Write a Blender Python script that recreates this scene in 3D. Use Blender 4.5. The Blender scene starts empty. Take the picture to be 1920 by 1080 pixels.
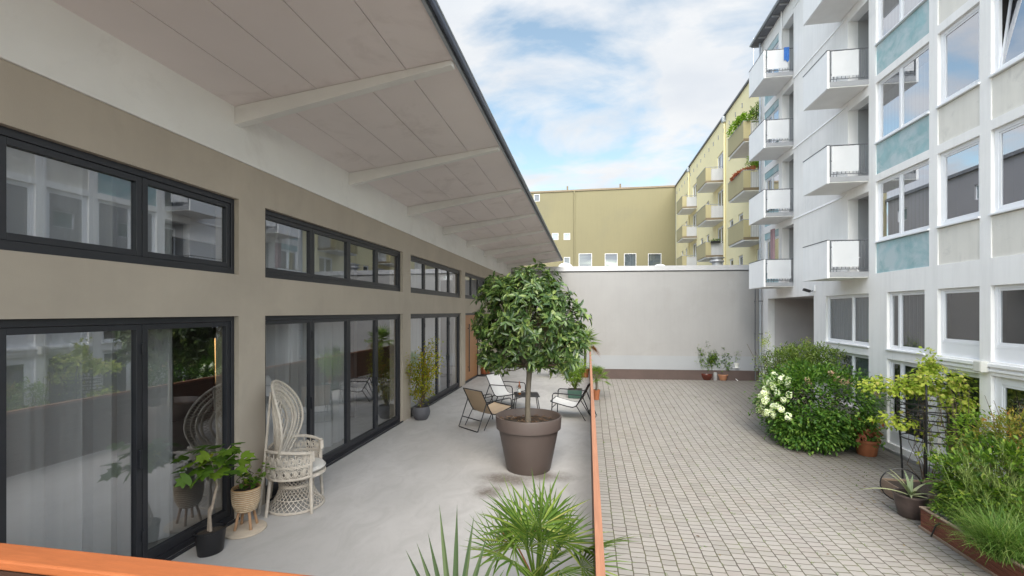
import bpy, math, random
import numpy as np
from mathutils import Vector, Matrix, Euler
R = math.radians
PI = math.pi
rng = np.random.default_rng(7)
random.seed(7)
S = bpy.context.scene
C = S.collection

# ------------------------------------------------------------------ camera, sky, sun, exposure
CAMZ, YAW, F, HX, HY = 2.37, 9.52, 853.0, 960.0, 584.0
cam = bpy.data.cameras.new('camera')
camo = bpy.data.objects.new('camera', cam)
C.objects.link(camo)
camo.location = (0, 0, CAMZ)
camo.rotation_euler = (R(90), 0, R(YAW))
cam.sensor_width = 36
cam.lens = 36 * F / 1920
cam.shift_y = (HY - 540) / 1920
cam.clip_start = .05
cam.clip_end = 3000
S.camera = camo
S.view_settings.view_transform = 'Standard'
S.view_settings.look = 'None'
S.view_settings.gamma = 1
S.view_settings.exposure = 1.7
S.cycles.use_denoising = True
S.cycles.max_bounces = 10
S.cycles.transparent_max_bounces = 24
S.cycles.caustics_reflective = False
S.cycles.caustics_refractive = False
S.cycles.sample_clamp_indirect = 6

SUN_EL, SUN_DIR = 43, (0.17, -0.985)      # the sun stands over the canopy's outer side, a little behind the camera
world = bpy.data.worlds.new("World")
S.world = world
world.use_nodes = True


def build_world():
    nt = world.node_tree
    n, l = nt.nodes, nt.links
    n.clear()
    out = n.new('ShaderNodeOutputWorld')
    bg = n.new('ShaderNodeBackground')
    bg.inputs['Strength'].default_value = 0.1
    sky = n.new('ShaderNodeTexSky')
    sky.sky_type = 'NISHITA'
    sky.sun_disc = False
    sky.sun_elevation = R(SUN_EL)
    sky.sun_rotation = math.atan2(SUN_DIR[0], SUN_DIR[1])
    sky.air_density = 1.0
    sky.dust_density = 1.2
    sky.ozone_density = 1.6
    tc = n.new('ShaderNodeTexCoord')
    sep = n.new('ShaderNodeSeparateXYZ')
    l.new(tc.outputs['Generated'], sep.inputs[0])
    # project the view direction on a cloud layer
    ad = n.new('ShaderNodeMath'); ad.operation = 'ADD'; ad.inputs[1].default_value = .22
    mx = n.new('ShaderNodeMath'); mx.operation = 'MAXIMUM'; mx.inputs[1].default_value = .02
    l.new(sep.outputs[2], mx.inputs[0]); l.new(mx.outputs[0], ad.inputs[0])
    dx = n.new('ShaderNodeMath'); dx.operation = 'DIVIDE'
    dy = n.new('ShaderNodeMath'); dy.operation = 'DIVIDE'
    l.new(sep.outputs[0], dx.inputs[0]); l.new(ad.outputs[0], dx.inputs[1])
    l.new(sep.outputs[1], dy.inputs[0]); l.new(ad.outputs[0], dy.inputs[1])
    cmb = n.new('ShaderNodeCombineXYZ')
    l.new(dx.outputs[0], cmb.inputs[0]); l.new(dy.outputs[0], cmb.inputs[1])
    mp = n.new('ShaderNodeMapping')
    mp.inputs['Location'].default_value = (3.1, 1.7, 0)
    mp.inputs['Rotation'].default_value = (0, 0, R(24))
    mp.inputs['Scale'].default_value = (.8, 1.15, 1)
    l.new(cmb.outputs[0], mp.inputs[0])
    nz = n.new('ShaderNodeTexNoise')
    nz.inputs['Scale'].default_value = 2.1
    nz.inputs['Detail'].default_value = 9
    nz.inputs['Roughness'].default_value = .56
    nz.inputs['Distortion'].default_value = .35
    l.new(mp.outputs[0], nz.inputs['Vector'])
    rp = n.new('ShaderNodeValToRGB')
    e = rp.color_ramp.elements
    e[0].position, e[0].color = .42, (0.10, .10, .10, 1)
    e[1].position, e[1].color = .565, (1, 1, 1, 1)
    m = rp.color_ramp.elements.new(.495); m.color = (.62, .62, .62, 1)
    l.new(nz.outputs['Fac'], rp.inputs[0])
    # brightness inside the clouds
    nz2 = n.new('ShaderNodeTexNoise')
    nz2.inputs['Scale'].default_value = 2.6
    nz2.inputs['Detail'].default_value = 6
    l.new(mp.outputs[0], nz2.inputs['Vector'])
    rp2 = n.new('ShaderNodeValToRGB')
    e = rp2.color_ramp.elements
    e[0].position, e[0].color = .36, (2.43, 2.57, 2.76, 1)
    e[1].position, e[1].color = .62, (2.93, 2.98, 3.03, 1)
    l.new(nz2.outputs['Fac'], rp2.inputs[0])
    sk = n.new('ShaderNodeMix'); sk.data_type = 'RGBA'; sk.blend_type = 'MULTIPLY'
    sk.inputs['Factor'].default_value = 1
    sk.inputs['B'].default_value = (.94, .92, .75, 1)
    l.new(sky.outputs[0], sk.inputs['A'])
    mix = n.new('ShaderNodeMix'); mix.data_type = 'RGBA'
    l.new(rp.outputs[0], mix.inputs['Factor'])
    l.new(sk.outputs['Result'], mix.inputs['A'])
    l.new(rp2.outputs[0], mix.inputs['B'])
    # an overcast sky: brighter overhead and round the veiled sun than near the horizon
    zr = n.new('ShaderNodeMapRange'); zr.interpolation_type = 'SMOOTHSTEP'
    zr.inputs['From Min'].default_value = .50; zr.inputs['From Max'].default_value = .98
    zr.inputs['To Max'].default_value = .75
    l.new(sep.outputs[2], zr.inputs['Value'])
    dt = n.new('ShaderNodeVectorMath'); dt.operation = 'DOT_PRODUCT'
    ce = math.cos(R(SUN_EL))
    dt.inputs[1].default_value = (SUN_DIR[0] * ce, SUN_DIR[1] * ce, math.sin(R(SUN_EL)))
    l.new(tc.outputs['Generated'], dt.inputs[0])
    dm = n.new('ShaderNodeMath'); dm.operation = 'MAXIMUM'; dm.inputs[1].default_value = 0; l.new(dt.outputs['Value'], dm.inputs[0])
    d2 = n.new('ShaderNodeMath'); d2.operation = 'POWER'; d2.inputs[1].default_value = 2; l.new(dm.outputs[0], d2.inputs[0])
    d3 = n.new('ShaderNodeMath'); d3.operation = 'MULTIPLY_ADD'; d3.inputs[1].default_value = 2.0; l.new(d2.outputs[0], d3.inputs[0]); l.new(zr.outputs[0], d3.inputs[2])
    d4 = n.new('ShaderNodeMath'); d4.operation = 'ADD'; d4.inputs[1].default_value = 1; l.new(d3.outputs[0], d4.inputs[0])
    sc_ = n.new('ShaderNodeVectorMath'); sc_.operation = 'SCALE'
    l.new(mix.outputs['Result'], sc_.inputs[0]); l.new(d4.outputs[0], sc_.inputs['Scale'])
    l.new(sc_.outputs[0], bg.inputs['Color'])
    l.new(bg.outputs[0], out.inputs[0])


build_world()
sl = bpy.data.lights.new('sun', 'SUN')
sl.energy = 1.4
sl.angle = R(46)
sl.color = (1, .95, .88)
so = bpy.data.objects.new('sun', sl)
C.objects.link(so)
_sd = Vector((SUN_DIR[0] * math.cos(R(SUN_EL)), SUN_DIR[1] * math.cos(R(SUN_EL)), math.sin(R(SUN_EL))))
so.rotation_euler = _sd.to_track_quat('Z', 'Y').to_euler()

# ------------------------------------------------------------------ helpers: placing
CT, ST = math.cos(R(YAW)), math.sin(R(YAW))


def ray(px, py):
    a, b = (px - HX) / F, (HY - py) / F
    return Vector((CT * a - ST, ST * a + CT, b))


def on_z(px, py, z):
    d = ray(px, py)
    t = (z - CAMZ) / d.z
    return Vector((d.x * t, d.y * t, z))


def court_z(y):
    t = min(max((y - 13.0) / 10.5, 0), 1)
    return -1.60 + .55 * (t * t * (3 - 2 * t))


def on_court(px, py):
    p = on_z(px, py, -1.6)
    for _ in range(12):
        p = on_z(px, py, court_z(p.y))
    return p


# ------------------------------------------------------------------ helpers: meshes and objects
BASE = {}


class MB:
    def __init__(s):
        s.v, s.f, s.sm = [], [], []

    def add(s, vs, fs, smooth=False):
        o = len(s.v)
        s.v += [tuple(v) for v in vs]
        for f in fs:
            s.f.append(tuple(i + o for i in f))
            s.sm.append(smooth)
        return s

    def box(s, x0, x1, y0, y1, z0, z1, M=None):
        vs = [(x, y, z) for x in (x0, x1) for y in (y0, y1) for z in (z0, z1)]
        if M is not None:
            vs = [M @ Vector(v) for v in vs]
        return s.add(vs, [(0, 1, 3, 2), (4, 6, 7, 5), (0, 4, 5, 1), (2, 3, 7, 6), (0, 2, 6, 4), (1, 5, 7, 3)])

    def quad(s, a, b, c, d):
        return s.add([a, b, c, d], [(0, 1, 2, 3)])

    def prism(s, poly, a, b, axis='y'):
        """extrude a 2-D polygon along an axis; poly in (x,z) for y, (y,z) for x, (x,y) for z"""
        def p(u, v, w):
            return {'y': (u, w, v), 'x': (w, u, v), 'z': (u, v, w)}[axis]
        n = len(poly)
        vs = [p(u, v, a) for u, v in poly] + [p(u, v, b) for u, v in poly]
        fs = [tuple(range(n)), tuple(range(2 * n - 1, n - 1, -1))]
        fs += [(i, i + n, (i + 1) % n + n, (i + 1) % n) for i in range(n)]
        return s.add(vs, fs)

    def tube(s, pts, r, seg=6, closed=False, cap=True):
        pts = [Vector(p) for p in pts]
        n = len(pts)
        rs = r if isinstance(r, (list, tuple)) else [r] * n
        up = None
        vs = []
        for i, p in enumerate(pts):
            if closed:
                t = pts[(i + 1) % n] - pts[i - 1]
            else:
                t = pts[min(i + 1, n - 1)] - pts[max(i - 1, 0)]
            if t.length < 1e-9:
                t = Vector((0, 0, 1))
            t.normalize()
            if up is None:
                up = Vector((0, 0, 1)) if abs(t.z) < .9 else Vector((1, 0, 0))
            a = up - t * up.dot(t)
            if a.length < 1e-6:
                a = t.orthogonal()
            a.normalize()
            b = t.cross(a)
            up = a
            for k in range(seg):
                q = 2 * PI * k / seg
                vs.append(p + (a * math.cos(q) + b * math.sin(q)) * rs[i])
        fs = []
        for i in range(n if closed else n - 1):
            j = (i + 1) % n
            for k in range(seg):
                m = (k + 1) % seg
                fs.append((i * seg + k, i * seg + m, j * seg + m, j * seg + k))
        s.add(vs, fs, True)
        if cap and not closed:
            s.add(vs[:seg], [tuple(range(seg - 1, -1, -1))])
            s.add(vs[-seg:], [tuple(range(seg))])
        return s

    def lathe(s, prof, c=(0, 0, 0), seg=32, sx=1, sy=1, rot=0):
        vs, fs = [], []
        n = len(prof)
        for r, z in prof:
            for k in range(seg):
                q = 2 * PI * k / seg
                x, y = r * math.cos(q) * sx, r * math.sin(q) * sy
                vs.append((c[0] + x * math.cos(rot) - y * math.sin(rot), c[1] + x * math.sin(rot) + y * math.cos(rot), c[2] + z))
        for i in range(n - 1):
            for k in range(seg):
                m = (k + 1) % seg
                fs.append((i * seg + k, i * seg + m, (i + 1) * seg + m, (i + 1) * seg + k))
        s.add(vs, fs, True)
        return s

    def disc(s, r, c, seg=32, sx=1, sy=1, rot=0):
        return s.lathe([(r, 0), (r * .5, .004), (.0005, .006)], c, seg, sx, sy, rot)

    def build(s, name, m, parent=None, world=False, bevel=0, loc=None):
        me = bpy.data.meshes.new(name)
        v = s.v
        off = Vector((0, 0, 0))
        if parent is not None and world:
            off = BASE.get(parent.name, off)
        if parent is None and loc is not None:
            off = Vector(loc)
        if off.length > 0:
            v = [(a - off.x, b - off.y, c - off.z) for a, b, c in v]
        me.from_pydata(v, [], s.f)
        me.polygons.foreach_set('use_smooth', s.sm)
        if any(s.sm):
            try:
                me.set_sharp_from_angle(angle=R(38))
            except Exception:
                pass
        me.materials.append(m)
        me.validate()
        o = bpy.data.objects.new(name, me)
        C.objects.link(o)
        if parent is not None:
            o.parent = parent
            BASE[o.name] = BASE.get(parent.name, Vector((0, 0, 0)))
        else:
            o.location = off
            BASE[o.name] = off.copy()
        if bevel:
            b = o.modifiers.new('bevel', 'BEVEL')
            b.width = bevel
            b.segments = 2
            b.limit_method = 'ANGLE'
        return o


def tag(o, label=None, cat=None, group=None, kind=None):
    if label: o['label'] = label
    if cat: o['category'] = cat
    if group: o['group'] = group
    if kind: o['kind'] = kind
    return o


def thing(name, label, cat, loc=(0, 0, 0), rz=0, group=None):
    o = bpy.data.objects.new(name, None)
    C.objects.link(o)
    o.empty_display_size = .2
    o.location = loc
    o.rotation_euler = (0, 0, rz)
    BASE[o.name] = Vector(loc)
    return tag(o, label, cat, group)


def dup(root, loc, rz, label=None, group=None):
    def cp(o, parent):
        c = o.copy()
        C.objects.link(c)
        c.parent = parent
        for ch in list(o.children):
            cp(ch, c)
        return c
    r = cp(root, None)
    r.location = loc
    r.rotation_euler = (0, 0, rz)
    if label: r['label'] = label
    if group: r['group'] = group
    return r


# ------------------------------------------------------------------ helpers: materials
def new_mat(name):
    m = bpy.data.materials.new(name)
    m.use_nodes = True
    nt = m.node_tree
    return m, nt.nodes, nt.links, nt.nodes['Principled BSDF']


def coords(n, l, scale=(1, 1, 1), rot=(0, 0, 0), kind='Object'):
    tc = n.new('ShaderNodeTexCoord')
    mp = n.new('ShaderNodeMapping')
    mp.inputs['Scale'].default_value = scale
    mp.inputs['Rotation'].default_value = rot
    l.new(tc.outputs[kind], mp.inputs[0])
    return mp.outputs[0]


def noise(n, l, vec, scale, detail=5, rough=.55, dist=0):
    t = n.new('ShaderNodeTexNoise')
    t.inputs['Scale'].default_value = scale
    t.inputs['Detail'].default_value = detail
    t.inputs['Roughness'].default_value = rough
    t.inputs['Distortion'].default_value = dist
    l.new(vec, t.inputs['Vector'])
    return t.outputs['Fac']


def ramp(n, l, fac, stops):
    r = n.new('ShaderNodeValToRGB')
    e = r.color_ramp.elements
    while len(e) < len(stops):
        e.new(.5)
    for i, (p, c) in enumerate(stops):
        e[i].position = p
        e[i].color = (*c, 1) if len(c) == 3 else c
    l.new(fac, r.inputs[0])
    return r.outputs[0]


def mixc(n, l, fac, a, b, blend='MIX'):
    m = n.new('ShaderNodeMix')
    m.data_type = 'RGBA'
    m.blend_type = blend
    for sock, v in (('Factor', fac), ('A', a), ('B', b)):
        if hasattr(v, 'is_linked') or hasattr(v, 'links'):
            l.new(v, m.inputs[sock])
        elif sock == 'Factor':
            m.inputs[sock].default_value = v
        else:
            m.inputs[sock].default_value = (*v, 1)
    return m.outputs['Result']


def bump(n, l, bs, height, strength, dist=.01):
    b = n.new('ShaderNodeBump')
    b.inputs['Strength'].default_value = strength
    b.inputs['Distance'].default_value = dist
    l.new(height, b.inputs['Height'])
    l.new(b.outputs[0], bs.inputs['Normal'])


def k(c, f):
    return tuple(x * f for x in c)


def surf(name, c, rough=.6, var=.12, scale=3, bscale=60, bstr=.15, metal=0, spots=None, bdist=.005, stretch=(1, 1, 1), streak=0):
    """plain painted / plastered surface: uneven tone at two scales, fine bump"""
    m, n, l, bs = new_mat(name)
    v = coords(n, l, stretch)
    a = noise(n, l, v, scale, 6, .6, .3)
    col = ramp(n, l, a, [(.3, k(c, 1 - var)), (.7, k(c, 1 + var))])
    if spots:
        b = noise(n, l, v, spots[1], 8, .65, .5)
        f = ramp(n, l, b, [(spots[2], (0, 0, 0)), (spots[2] + .16, (1, 1, 1))])
        col = mixc(n, l, f, col, spots[0])
    if streak:      # rain marks running down the face
        sv = coords(n, l, (3.2, 3.2, .22))
        f2 = ramp(n, l, noise(n, l, sv, 1.6, 9, .68, .2), [(.46, (0, 0, 0)), (.72, (streak,) * 3)])
        col = mixc(n, l, f2, col, k(c, .62))
    l.new(col, bs.inputs['Base Color'])
    rr = n.new('ShaderNodeMapRange')
    rr.inputs['To Min'].default_value = max(rough - .08, .03)
    rr.inputs['To Max'].default_value = min(rough + .08, 1)
    l.new(a, rr.inputs['Value'])
    l.new(rr.outputs[0], bs.inputs['Roughness'])
    bs.inputs['Metallic'].default_value = metal
    if bstr:
        bump(n, l, bs, noise(n, l, v, bscale, 4, .6), bstr, bdist)
    return m


def wood(name, c, rough=.5, axis=(1, 1, 1), var=.3, scale=6):
    m, n, l, bs = new_mat(name)
    v = coords(n, l, axis)
    a = noise(n, l, v, scale, 8, .6, .8)
    b = noise(n, l, v, scale * 4, 4, .6)
    col = ramp(n, l, a, [(.3, k(c, 1 - var)), (.7, k(c, 1 + var))])
    col = mixc(n, l, b, col, k(c, .8))
    l.new(col, bs.inputs['Base Color'])
    bs.inputs['Roughness'].default_value = rough
    bump(n, l, bs, b, .25, .004)
    return m


def leaf_mat(name, cols, rough=.42, trans=.28, tint=None):
    """cols: list of (position, colour) picked at random leaf by leaf"""
    m, n, l, bs = new_mat(name)
    g = n.new('ShaderNodeNewGeometry')
    col = ramp(n, l, g.outputs['Random Per Island'], cols)
    l.new(col, bs.inputs['Base Color'])
    bs.inputs['Roughness'].default_value = rough
    bs.inputs['Specular IOR Level'].default_value = .5 if rough < .4 else .22
    tr = n.new('ShaderNodeBsdfTranslucent')
    l.new(mixc(n, l, 1.0, col, (1.5, 1.7, .7), 'MULTIPLY'), tr.inputs['Color'])
    mx = n.new('ShaderNodeMixShader')
    mx.inputs[0].default_value = trans
    l.new(bs.outputs[0], mx.inputs[1])
    l.new(tr.outputs[0], mx.inputs[2])
    l.new(mx.outputs[0], n['Material Output'].inputs[0])
    return m


def glass_mat(name, f0, tint=(.75, .8, .8), wav=0):
    m, n, l, bs = new_mat(name)
    n.remove(bs)
    g = n.new('ShaderNodeNewGeometry')
    d = n.new('ShaderNodeVectorMath'); d.operation = 'DOT_PRODUCT'
    l.new(g.outputs['Normal'], d.inputs[0]); l.new(g.outputs['Incoming'], d.inputs[1])
    ab = n.new('ShaderNodeMath'); ab.operation = 'ABSOLUTE'; l.new(d.outputs['Value'], ab.inputs[0])
    om = n.new('ShaderNodeMath'); om.operation = 'SUBTRACT'; om.inputs[0].default_value = 1; l.new(ab.outputs[0], om.inputs[1])
    pw = n.new('ShaderNodeMath'); pw.operation = 'POWER'; pw.inputs[1].default_value = 5; l.new(om.outputs[0], pw.inputs[0])
    mr = n.new('ShaderNodeMapRange'); mr.inputs['To Min'].default_value = f0; mr.inputs['To Max'].default_value = 1
    l.new(pw.outputs[0], mr.inputs['Value'])
    t = n.new('ShaderNodeBsdfTransparent'); t.inputs[0].default_value = (*tint, 1)
    gl = n.new('ShaderNodeBsdfGlossy'); gl.inputs['Roughness'].default_value = .004
    gl.inputs['Color'].default_value = (.93, .95, 1, 1)
    if wav:
        b = n.new('ShaderNodeBump'); b.inputs['Strength'].default_value = wav; b.inputs['Distance'].default_value = .02
        l.new(noise(n, l, coords(n, l), .8, 1), b.inputs['Height'])
        l.new(b.outputs[0], gl.inputs['Normal'])
    mx = n.new('ShaderNodeMixShader')
    l.new(mr.outputs[0], mx.inputs[0]); l.new(t.outputs[0], mx.inputs[1]); l.new(gl.outputs[0], mx.inputs[2])
    l.new(mx.outputs[0], n['Material Output'].inputs[0])
    return m


def sheer_mat(name, c, see=.5):
    m, n, l, bs = new_mat(name)
    bs.inputs['Base Color'].default_value = (*c, 1)
    bs.inputs['Roughness'].default_value = .9
    t = n.new('ShaderNodeBsdfTransparent')
    tr = n.new('ShaderNodeBsdfTranslucent'); tr.inputs[0].default_value = (*c, 1)
    m1 = n.new('ShaderNodeMixShader'); m1.inputs[0].default_value = .4
    l.new(bs.outputs[0], m1.inputs[1]); l.new(tr.outputs[0], m1.inputs[2])
    m2 = n.new('ShaderNodeMixShader'); m2.inputs[0].default_value = see
    l.new(m1.outputs[0], m2.inputs[1]); l.new(t.outputs[0], m2.inputs[2])
    l.new(m2.outputs[0], n['Material Output'].inputs[0])
    return m


def concrete_floor():
    m, n, l, bs = new_mat('screed')
    v = coords(n, l)
    a = noise(n, l, v, .55, 8, .62, .6)
    b = noise(n, l, coords(n, l, (1, .55, 1), (0, 0, .5)), 3.2, 9, .66, .9)
    col = ramp(n, l, a, [(.32, (.40, .386, .372)), (.68, (.50, .482, .467))])
    f = ramp(n, l, b, [(.44, (0, 0, 0)), (.64, (.5, .5, .5))])
    col = mixc(n, l, f, col, (.36, .345, .33))
    # earth washed out of the big pot: a stain of its own shape on the floor
    tc = n.new('ShaderNodeTexCoord')
    st = None
    for cx, cy, rx, ry in ((-1.12, 6.30, .62, .42), (-.62, 6.55, .62, .34), (-1.3, 5.85, .3, .35)):
        mp = n.new('ShaderNodeMapping'); mp.vector_type = 'TEXTURE'
        mp.inputs['Location'].default_value = (cx, cy, 0)
        mp.inputs['Scale'].default_value = (rx, ry, 1)
        l.new(tc.outputs['Object'], mp.inputs[0])
        ln = n.new('ShaderNodeVectorMath'); ln.operation = 'LENGTH'; l.new(mp.outputs[0], ln.inputs[0])
        r1 = n.new('ShaderNodeMapRange'); r1.inputs['From Min'].default_value = 1; r1.inputs['From Max'].default_value = .1
        l.new(ln.outputs['Value'], r1.inputs['Value'])
        if st is None:
            st = r1.outputs[0]
        else:
            mm = n.new('ShaderNodeMath'); mm.operation = 'MAXIMUM'
            l.new(st, mm.inputs[0]); l.new(r1.outputs[0], mm.inputs[1]); st = mm.outputs[0]
    g = noise(n, l, v, 26, 9, .75, .3)
    g2 = noise(n, l, v, 3.5, 5, .6, .6)
    s1 = n.new('ShaderNodeMath'); s1.operation = 'MULTIPLY'; l.new(g, s1.inputs[0]); l.new(g2, s1.inputs[1])
    s2 = n.new('ShaderNodeMath'); s2.operation = 'MULTIPLY'; l.new(s1.outputs[0], s2.inputs[0]); l.new(st, s2.inputs[1])
    sf = ramp(n, l, s2.outputs[0], [(.05, (0, 0, 0)), (.24, (.85, .85, .85))])
    col = mixc(n, l, sf, col, (.13, .105, .085))
    # small specks
    sp = noise(n, l, v, 55, 2, .5)
    col = mixc(n, l, ramp(n, l, sp, [(.71, (0, 0, 0)), (.76, (.6, .6, .6))]), col, (.25, .23, .2))
    l.new(col, bs.inputs['Base Color'])
    l.new(ramp(n, l, b, [(.3, (.42, .42, .42)), (.7, (.68, .68, .68))]), bs.inputs['Roughness'])
    bump(n, l, bs, b, .08, .01)
    return m


def paver_mat():
    m, n, l, bs = new_mat('pavers')
    tc = n.new('ShaderNodeTexCoord')
    wob = n.new('ShaderNodeTexNoise'); wob.inputs['Scale'].default_value = 4.5; wob.inputs['Detail'].default_value = 2
    l.new(tc.outputs['Object'], wob.inputs['Vector'])
    ma = n.new('ShaderNodeVectorMath'); ma.operation = 'MULTIPLY_ADD'
    ma.inputs[1].default_value = (.034, .034, 0)
    l.new(wob.outputs['Color'], ma.inputs[0]); l.new(tc.outputs['Object'], ma.inputs[2])
    sp = n.new('ShaderNodeSeparateXYZ'); l.new(ma.outputs[0], sp.inputs[0])
    cb = n.new('ShaderNodeCombineXYZ')
    l.new(sp.outputs[1], cb.inputs[0]); l.new(sp.outputs[0], cb.inputs[1])

    def brick(mort):
        b = n.new('ShaderNodeTexBrick')
        b.offset = .5
        b.inputs['Scale'].default_value = 1
        b.inputs['Brick Width'].default_value = .155
        b.inputs['Row Height'].default_value = .232
        b.inputs['Mortar Size'].default_value = mort
        b.inputs['Mortar Smooth'].default_value = .4
        b.inputs['Color1'].default_value = (0, 0, 0, 1)
        b.inputs['Color2'].default_value = (1, 1, 1, 1)
        b.inputs['Mortar'].default_value = (.5, .5, .5, 1)
        b.inputs['Bias'].default_value = 0
        l.new(cb.outputs[0], b.inputs['Vector'])
        return b
    b = brick(.0105)
    col = ramp(n, l, b.outputs['Color'], [(0, (.215, .198, .175)), (.35, (.268, .248, .22)), (.7, (.30, .278, .25)), (1, (.255, .223, .20))])
    big = noise(n, l, tc.outputs['Object'], .35, 6, .6, .5)
    col = mixc(n, l, ramp(n, l, big, [(.35, (0, 0, 0)), (.7, (.65, .65, .65))]), col, (.30, .285, .27))
    fine = noise(n, l, tc.outputs['Object'], 24, 6, .7)
    col = mixc(n, l, ramp(n, l, fine, [(.35, (0, 0, 0)), (.75, (.5, .5, .5))]), col, (.25, .225, .20))
    blot = noise(n, l, tc.outputs['Object'], 1.25, 8, .7, .8)
    col = mixc(n, l, ramp(n, l, blot, [(.56, (0, 0, 0)), (.72, (.55, .55, .55))]), col, (.20, .18, .155))
    # darker, dirtier band along the planting side
    sx = n.new('ShaderNodeSeparateXYZ'); l.new(tc.outputs['Object'], sx.inputs[0])
    ax = n.new('ShaderNodeMath'); ax.operation = 'MULTIPLY_ADD'; ax.inputs[1].default_value = 1.6
    l.new(noise(n, l, tc.outputs['Object'], 1.1, 6, .65, .4), ax.inputs[0]); l.new(sx.outputs[0], ax.inputs[2])
    dk = n.new('ShaderNodeMapRange'); dk.inputs['From Min'].default_value = 5.2; dk.inputs['From Max'].default_value = 7.0
    dk.inputs['To Max'].default_value = .85
    l.new(ax.outputs[0], dk.inputs['Value'])
    col = mixc(n, l, dk.outputs[0], col, (.16, .145, .13))
    # moss and dirt in the joints
    moss = noise(n, l, tc.outputs['Object'], 1.8, 6, .7, .4)
    jc = ramp(n, l, moss, [(.45, (.062, .048, .036)), (.58, (.075, .07, .03)), (.7, (.10, .125, .03))])
    col = mixc(n, l, b.outputs['Fac'], col, jc)
    b2 = brick(.022)
    tuft = n.new('ShaderNodeMath'); tuft.operation = 'MULTIPLY'
    l.new(ramp(n, l, noise(n, l, tc.outputs['Object'], 7, 5, .75), [(.60, (0, 0, 0)), (.67, (1, 1, 1))]), tuft.inputs[0])
    l.new(b2.outputs['Fac'], tuft.inputs[1])
    col = mixc(n, l, tuft.outputs[0], col, (.10, .115, .04))
    l.new(col, bs.inputs['Base Color'])
    bs.inputs['Roughness'].default_value = .8
    iv = n.new('ShaderNodeMath'); iv.operation = 'SUBTRACT'; iv.inputs[0].default_value = 1; l.new(b.outputs['Fac'], iv.inputs[1])
    ad = n.new('ShaderNodeMath'); ad.operation = 'MULTIPLY_ADD'; ad.inputs[1].default_value = .25
    l.new(fine, ad.inputs[0]); l.new(iv.outputs[0], ad.inputs[2])
    bump(n, l, bs, ad.outputs[0], .6, .01)
    return m


def blinds_mat(name, c, freq=60, axis='Y', amp=.18):
    m, n, l, bs = new_mat(name)
    v = coords(n, l)
    w = n.new('ShaderNodeTexWave'); w.bands_direction = axis; w.inputs['Scale'].default_value = freq / 20
    w.inputs['Distortion'].default_value = .3
    l.new(v, w.inputs['Vector'])
    l.new(ramp(n, l, w.outputs['Fac'], [(0, k(c, 1 - amp * 2)), (.5, c), (1, k(c, 1 + amp))]), bs.inputs['Base Color'])
    bs.inputs['Roughness'].default_value = .8
    return m


M = {}
M['taupe'] = surf('taupe_render', (.42, .365, .30), .85, .07, 1.2, 150, .25, spots=((.385, .335, .275), .9, .56), streak=.08)
M['beam_white'] = surf('beam_white', (.76, .75, .725), .8, .05, 1.0, 90, .2, spots=((.68, .665, .64), 1.3, .55))
M['soffit'] = surf('soffit_board', (.79, .725, .71), .7, .05, .5, 40, .08, spots=((.66, .595, .575), 1.1, .54))
M['gap_shade'] = surf('gap_shade', (.05, .05, .05), .8, .1)
M['anthracite'] = surf('anthracite_metal', (.022, .023, .028), .42, .1, 4, 200, .03)
M['zinc'] = surf('zinc', (.42, .45, .49), .4, .1, 3, 50, .05, metal=.6)
M['dark_zinc'] = surf('dark_zinc', (.07, .08, .11), .45, .1, 3, 50, .05, metal=.3)
M['glassL'] = glass_mat('pavilion_glass', .24, (.8, .82, .82), .004)
M['glassR'] = glass_mat('house_glass', .60, (.6, .63, .65), .01)
M['glassF'] = glass_mat('far_glass', .17, (.6, .63, .65))
M['sheer'] = sheer_mat('sheer', (.93, .93, .93), .24)
M['room_wall'] = surf('room_wall', (.16, .14, .13), .9, .1)
M['room_dark'] = surf('room_dark', (.05, .045, .045), .9, .2)
M['screed'] = concrete_floor()
M['pavers'] = paver_mat()
M['earth'] = surf('earth', (.05, .037, .027), .95, .5, 25, 90, 1, bdist=.03, spots=((.13, .085, .05), 45, .58))
M['orange_wood'] = wood('orange_wood', (.40, .118, .036), .6, (1.2, 9, 9), .22, 5)
M['rail_wood'] = wood('rail_wood', (.41, .185, .105), .65, (9, .6, 9), .22, 5)
M['brown_board'] = wood('brown_board', (.13, .052, .028), .6, (1, 1, 8), .3, 3)
M['shaded_board'] = wood('shaded_board', (.045, .017, .008), .75, (1, 1, 8), .35, 3)  # brown boarding darkened: the shade on its camera-facing side is in the colour
M['oak_door'] = wood('oak_door', (.38, .185, .08), .5, (6, 6, .6), .25, 5)
M['white_plaster'] = surf('white_plaster', (.885, .875, .865), .85, .03, .8, 120, .25, spots=((.76, .76, .765), .7, .62), streak=.22)
M['white_paint'] = surf('white_paint', (.88, .88, .885), .55, .03, 1.5, 60, .05, streak=.16)
M['loggia_grey'] = surf('loggia_grey', (.44, .44, .445), .85, .06, 1, 100, .2)
M['cream'] = surf('cream_panel', (.76, .735, .68), .9, .05, 1.4, 70, .5, streak=.2, spots=((.63, .61, .57), 2.2, .56))
M['teal'] = surf('teal_panel', (.31, .48, .51), .75, .12, 1.6, 70, .3, spots=((.47, .57, .60), 1.7, .42))
M['pvc'] = surf('white_pvc', (.82, .83, .86), .35, .02, 2, 50, .0)
M['sheet_grey'] = surf('balcony_sheet', (.62, .625, .64), .7, .04, 2, 30, .1)
M['steel'] = surf('balcony_steel', (.11, .115, .125), .5, .15, 5, 80, .05)
M['slab_grey'] = surf('slab_grey', (.33, .335, .35), .8, .08, 3)
M['white_soffit'] = surf('white_soffit', (.84, .83, .81), .85, .04, 2)
M['wall_grey'] = surf('courtyard_wall_paint', (.295, .291, .289), .85, .06, .5, 120, .3, spots=((.272, .266, .26), .35, .55), streak=.09)
M['wall_pale'] = surf('courtyard_wall_lower', (.295, .307, .323), .85, .05, .5, 120, .3)
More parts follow.
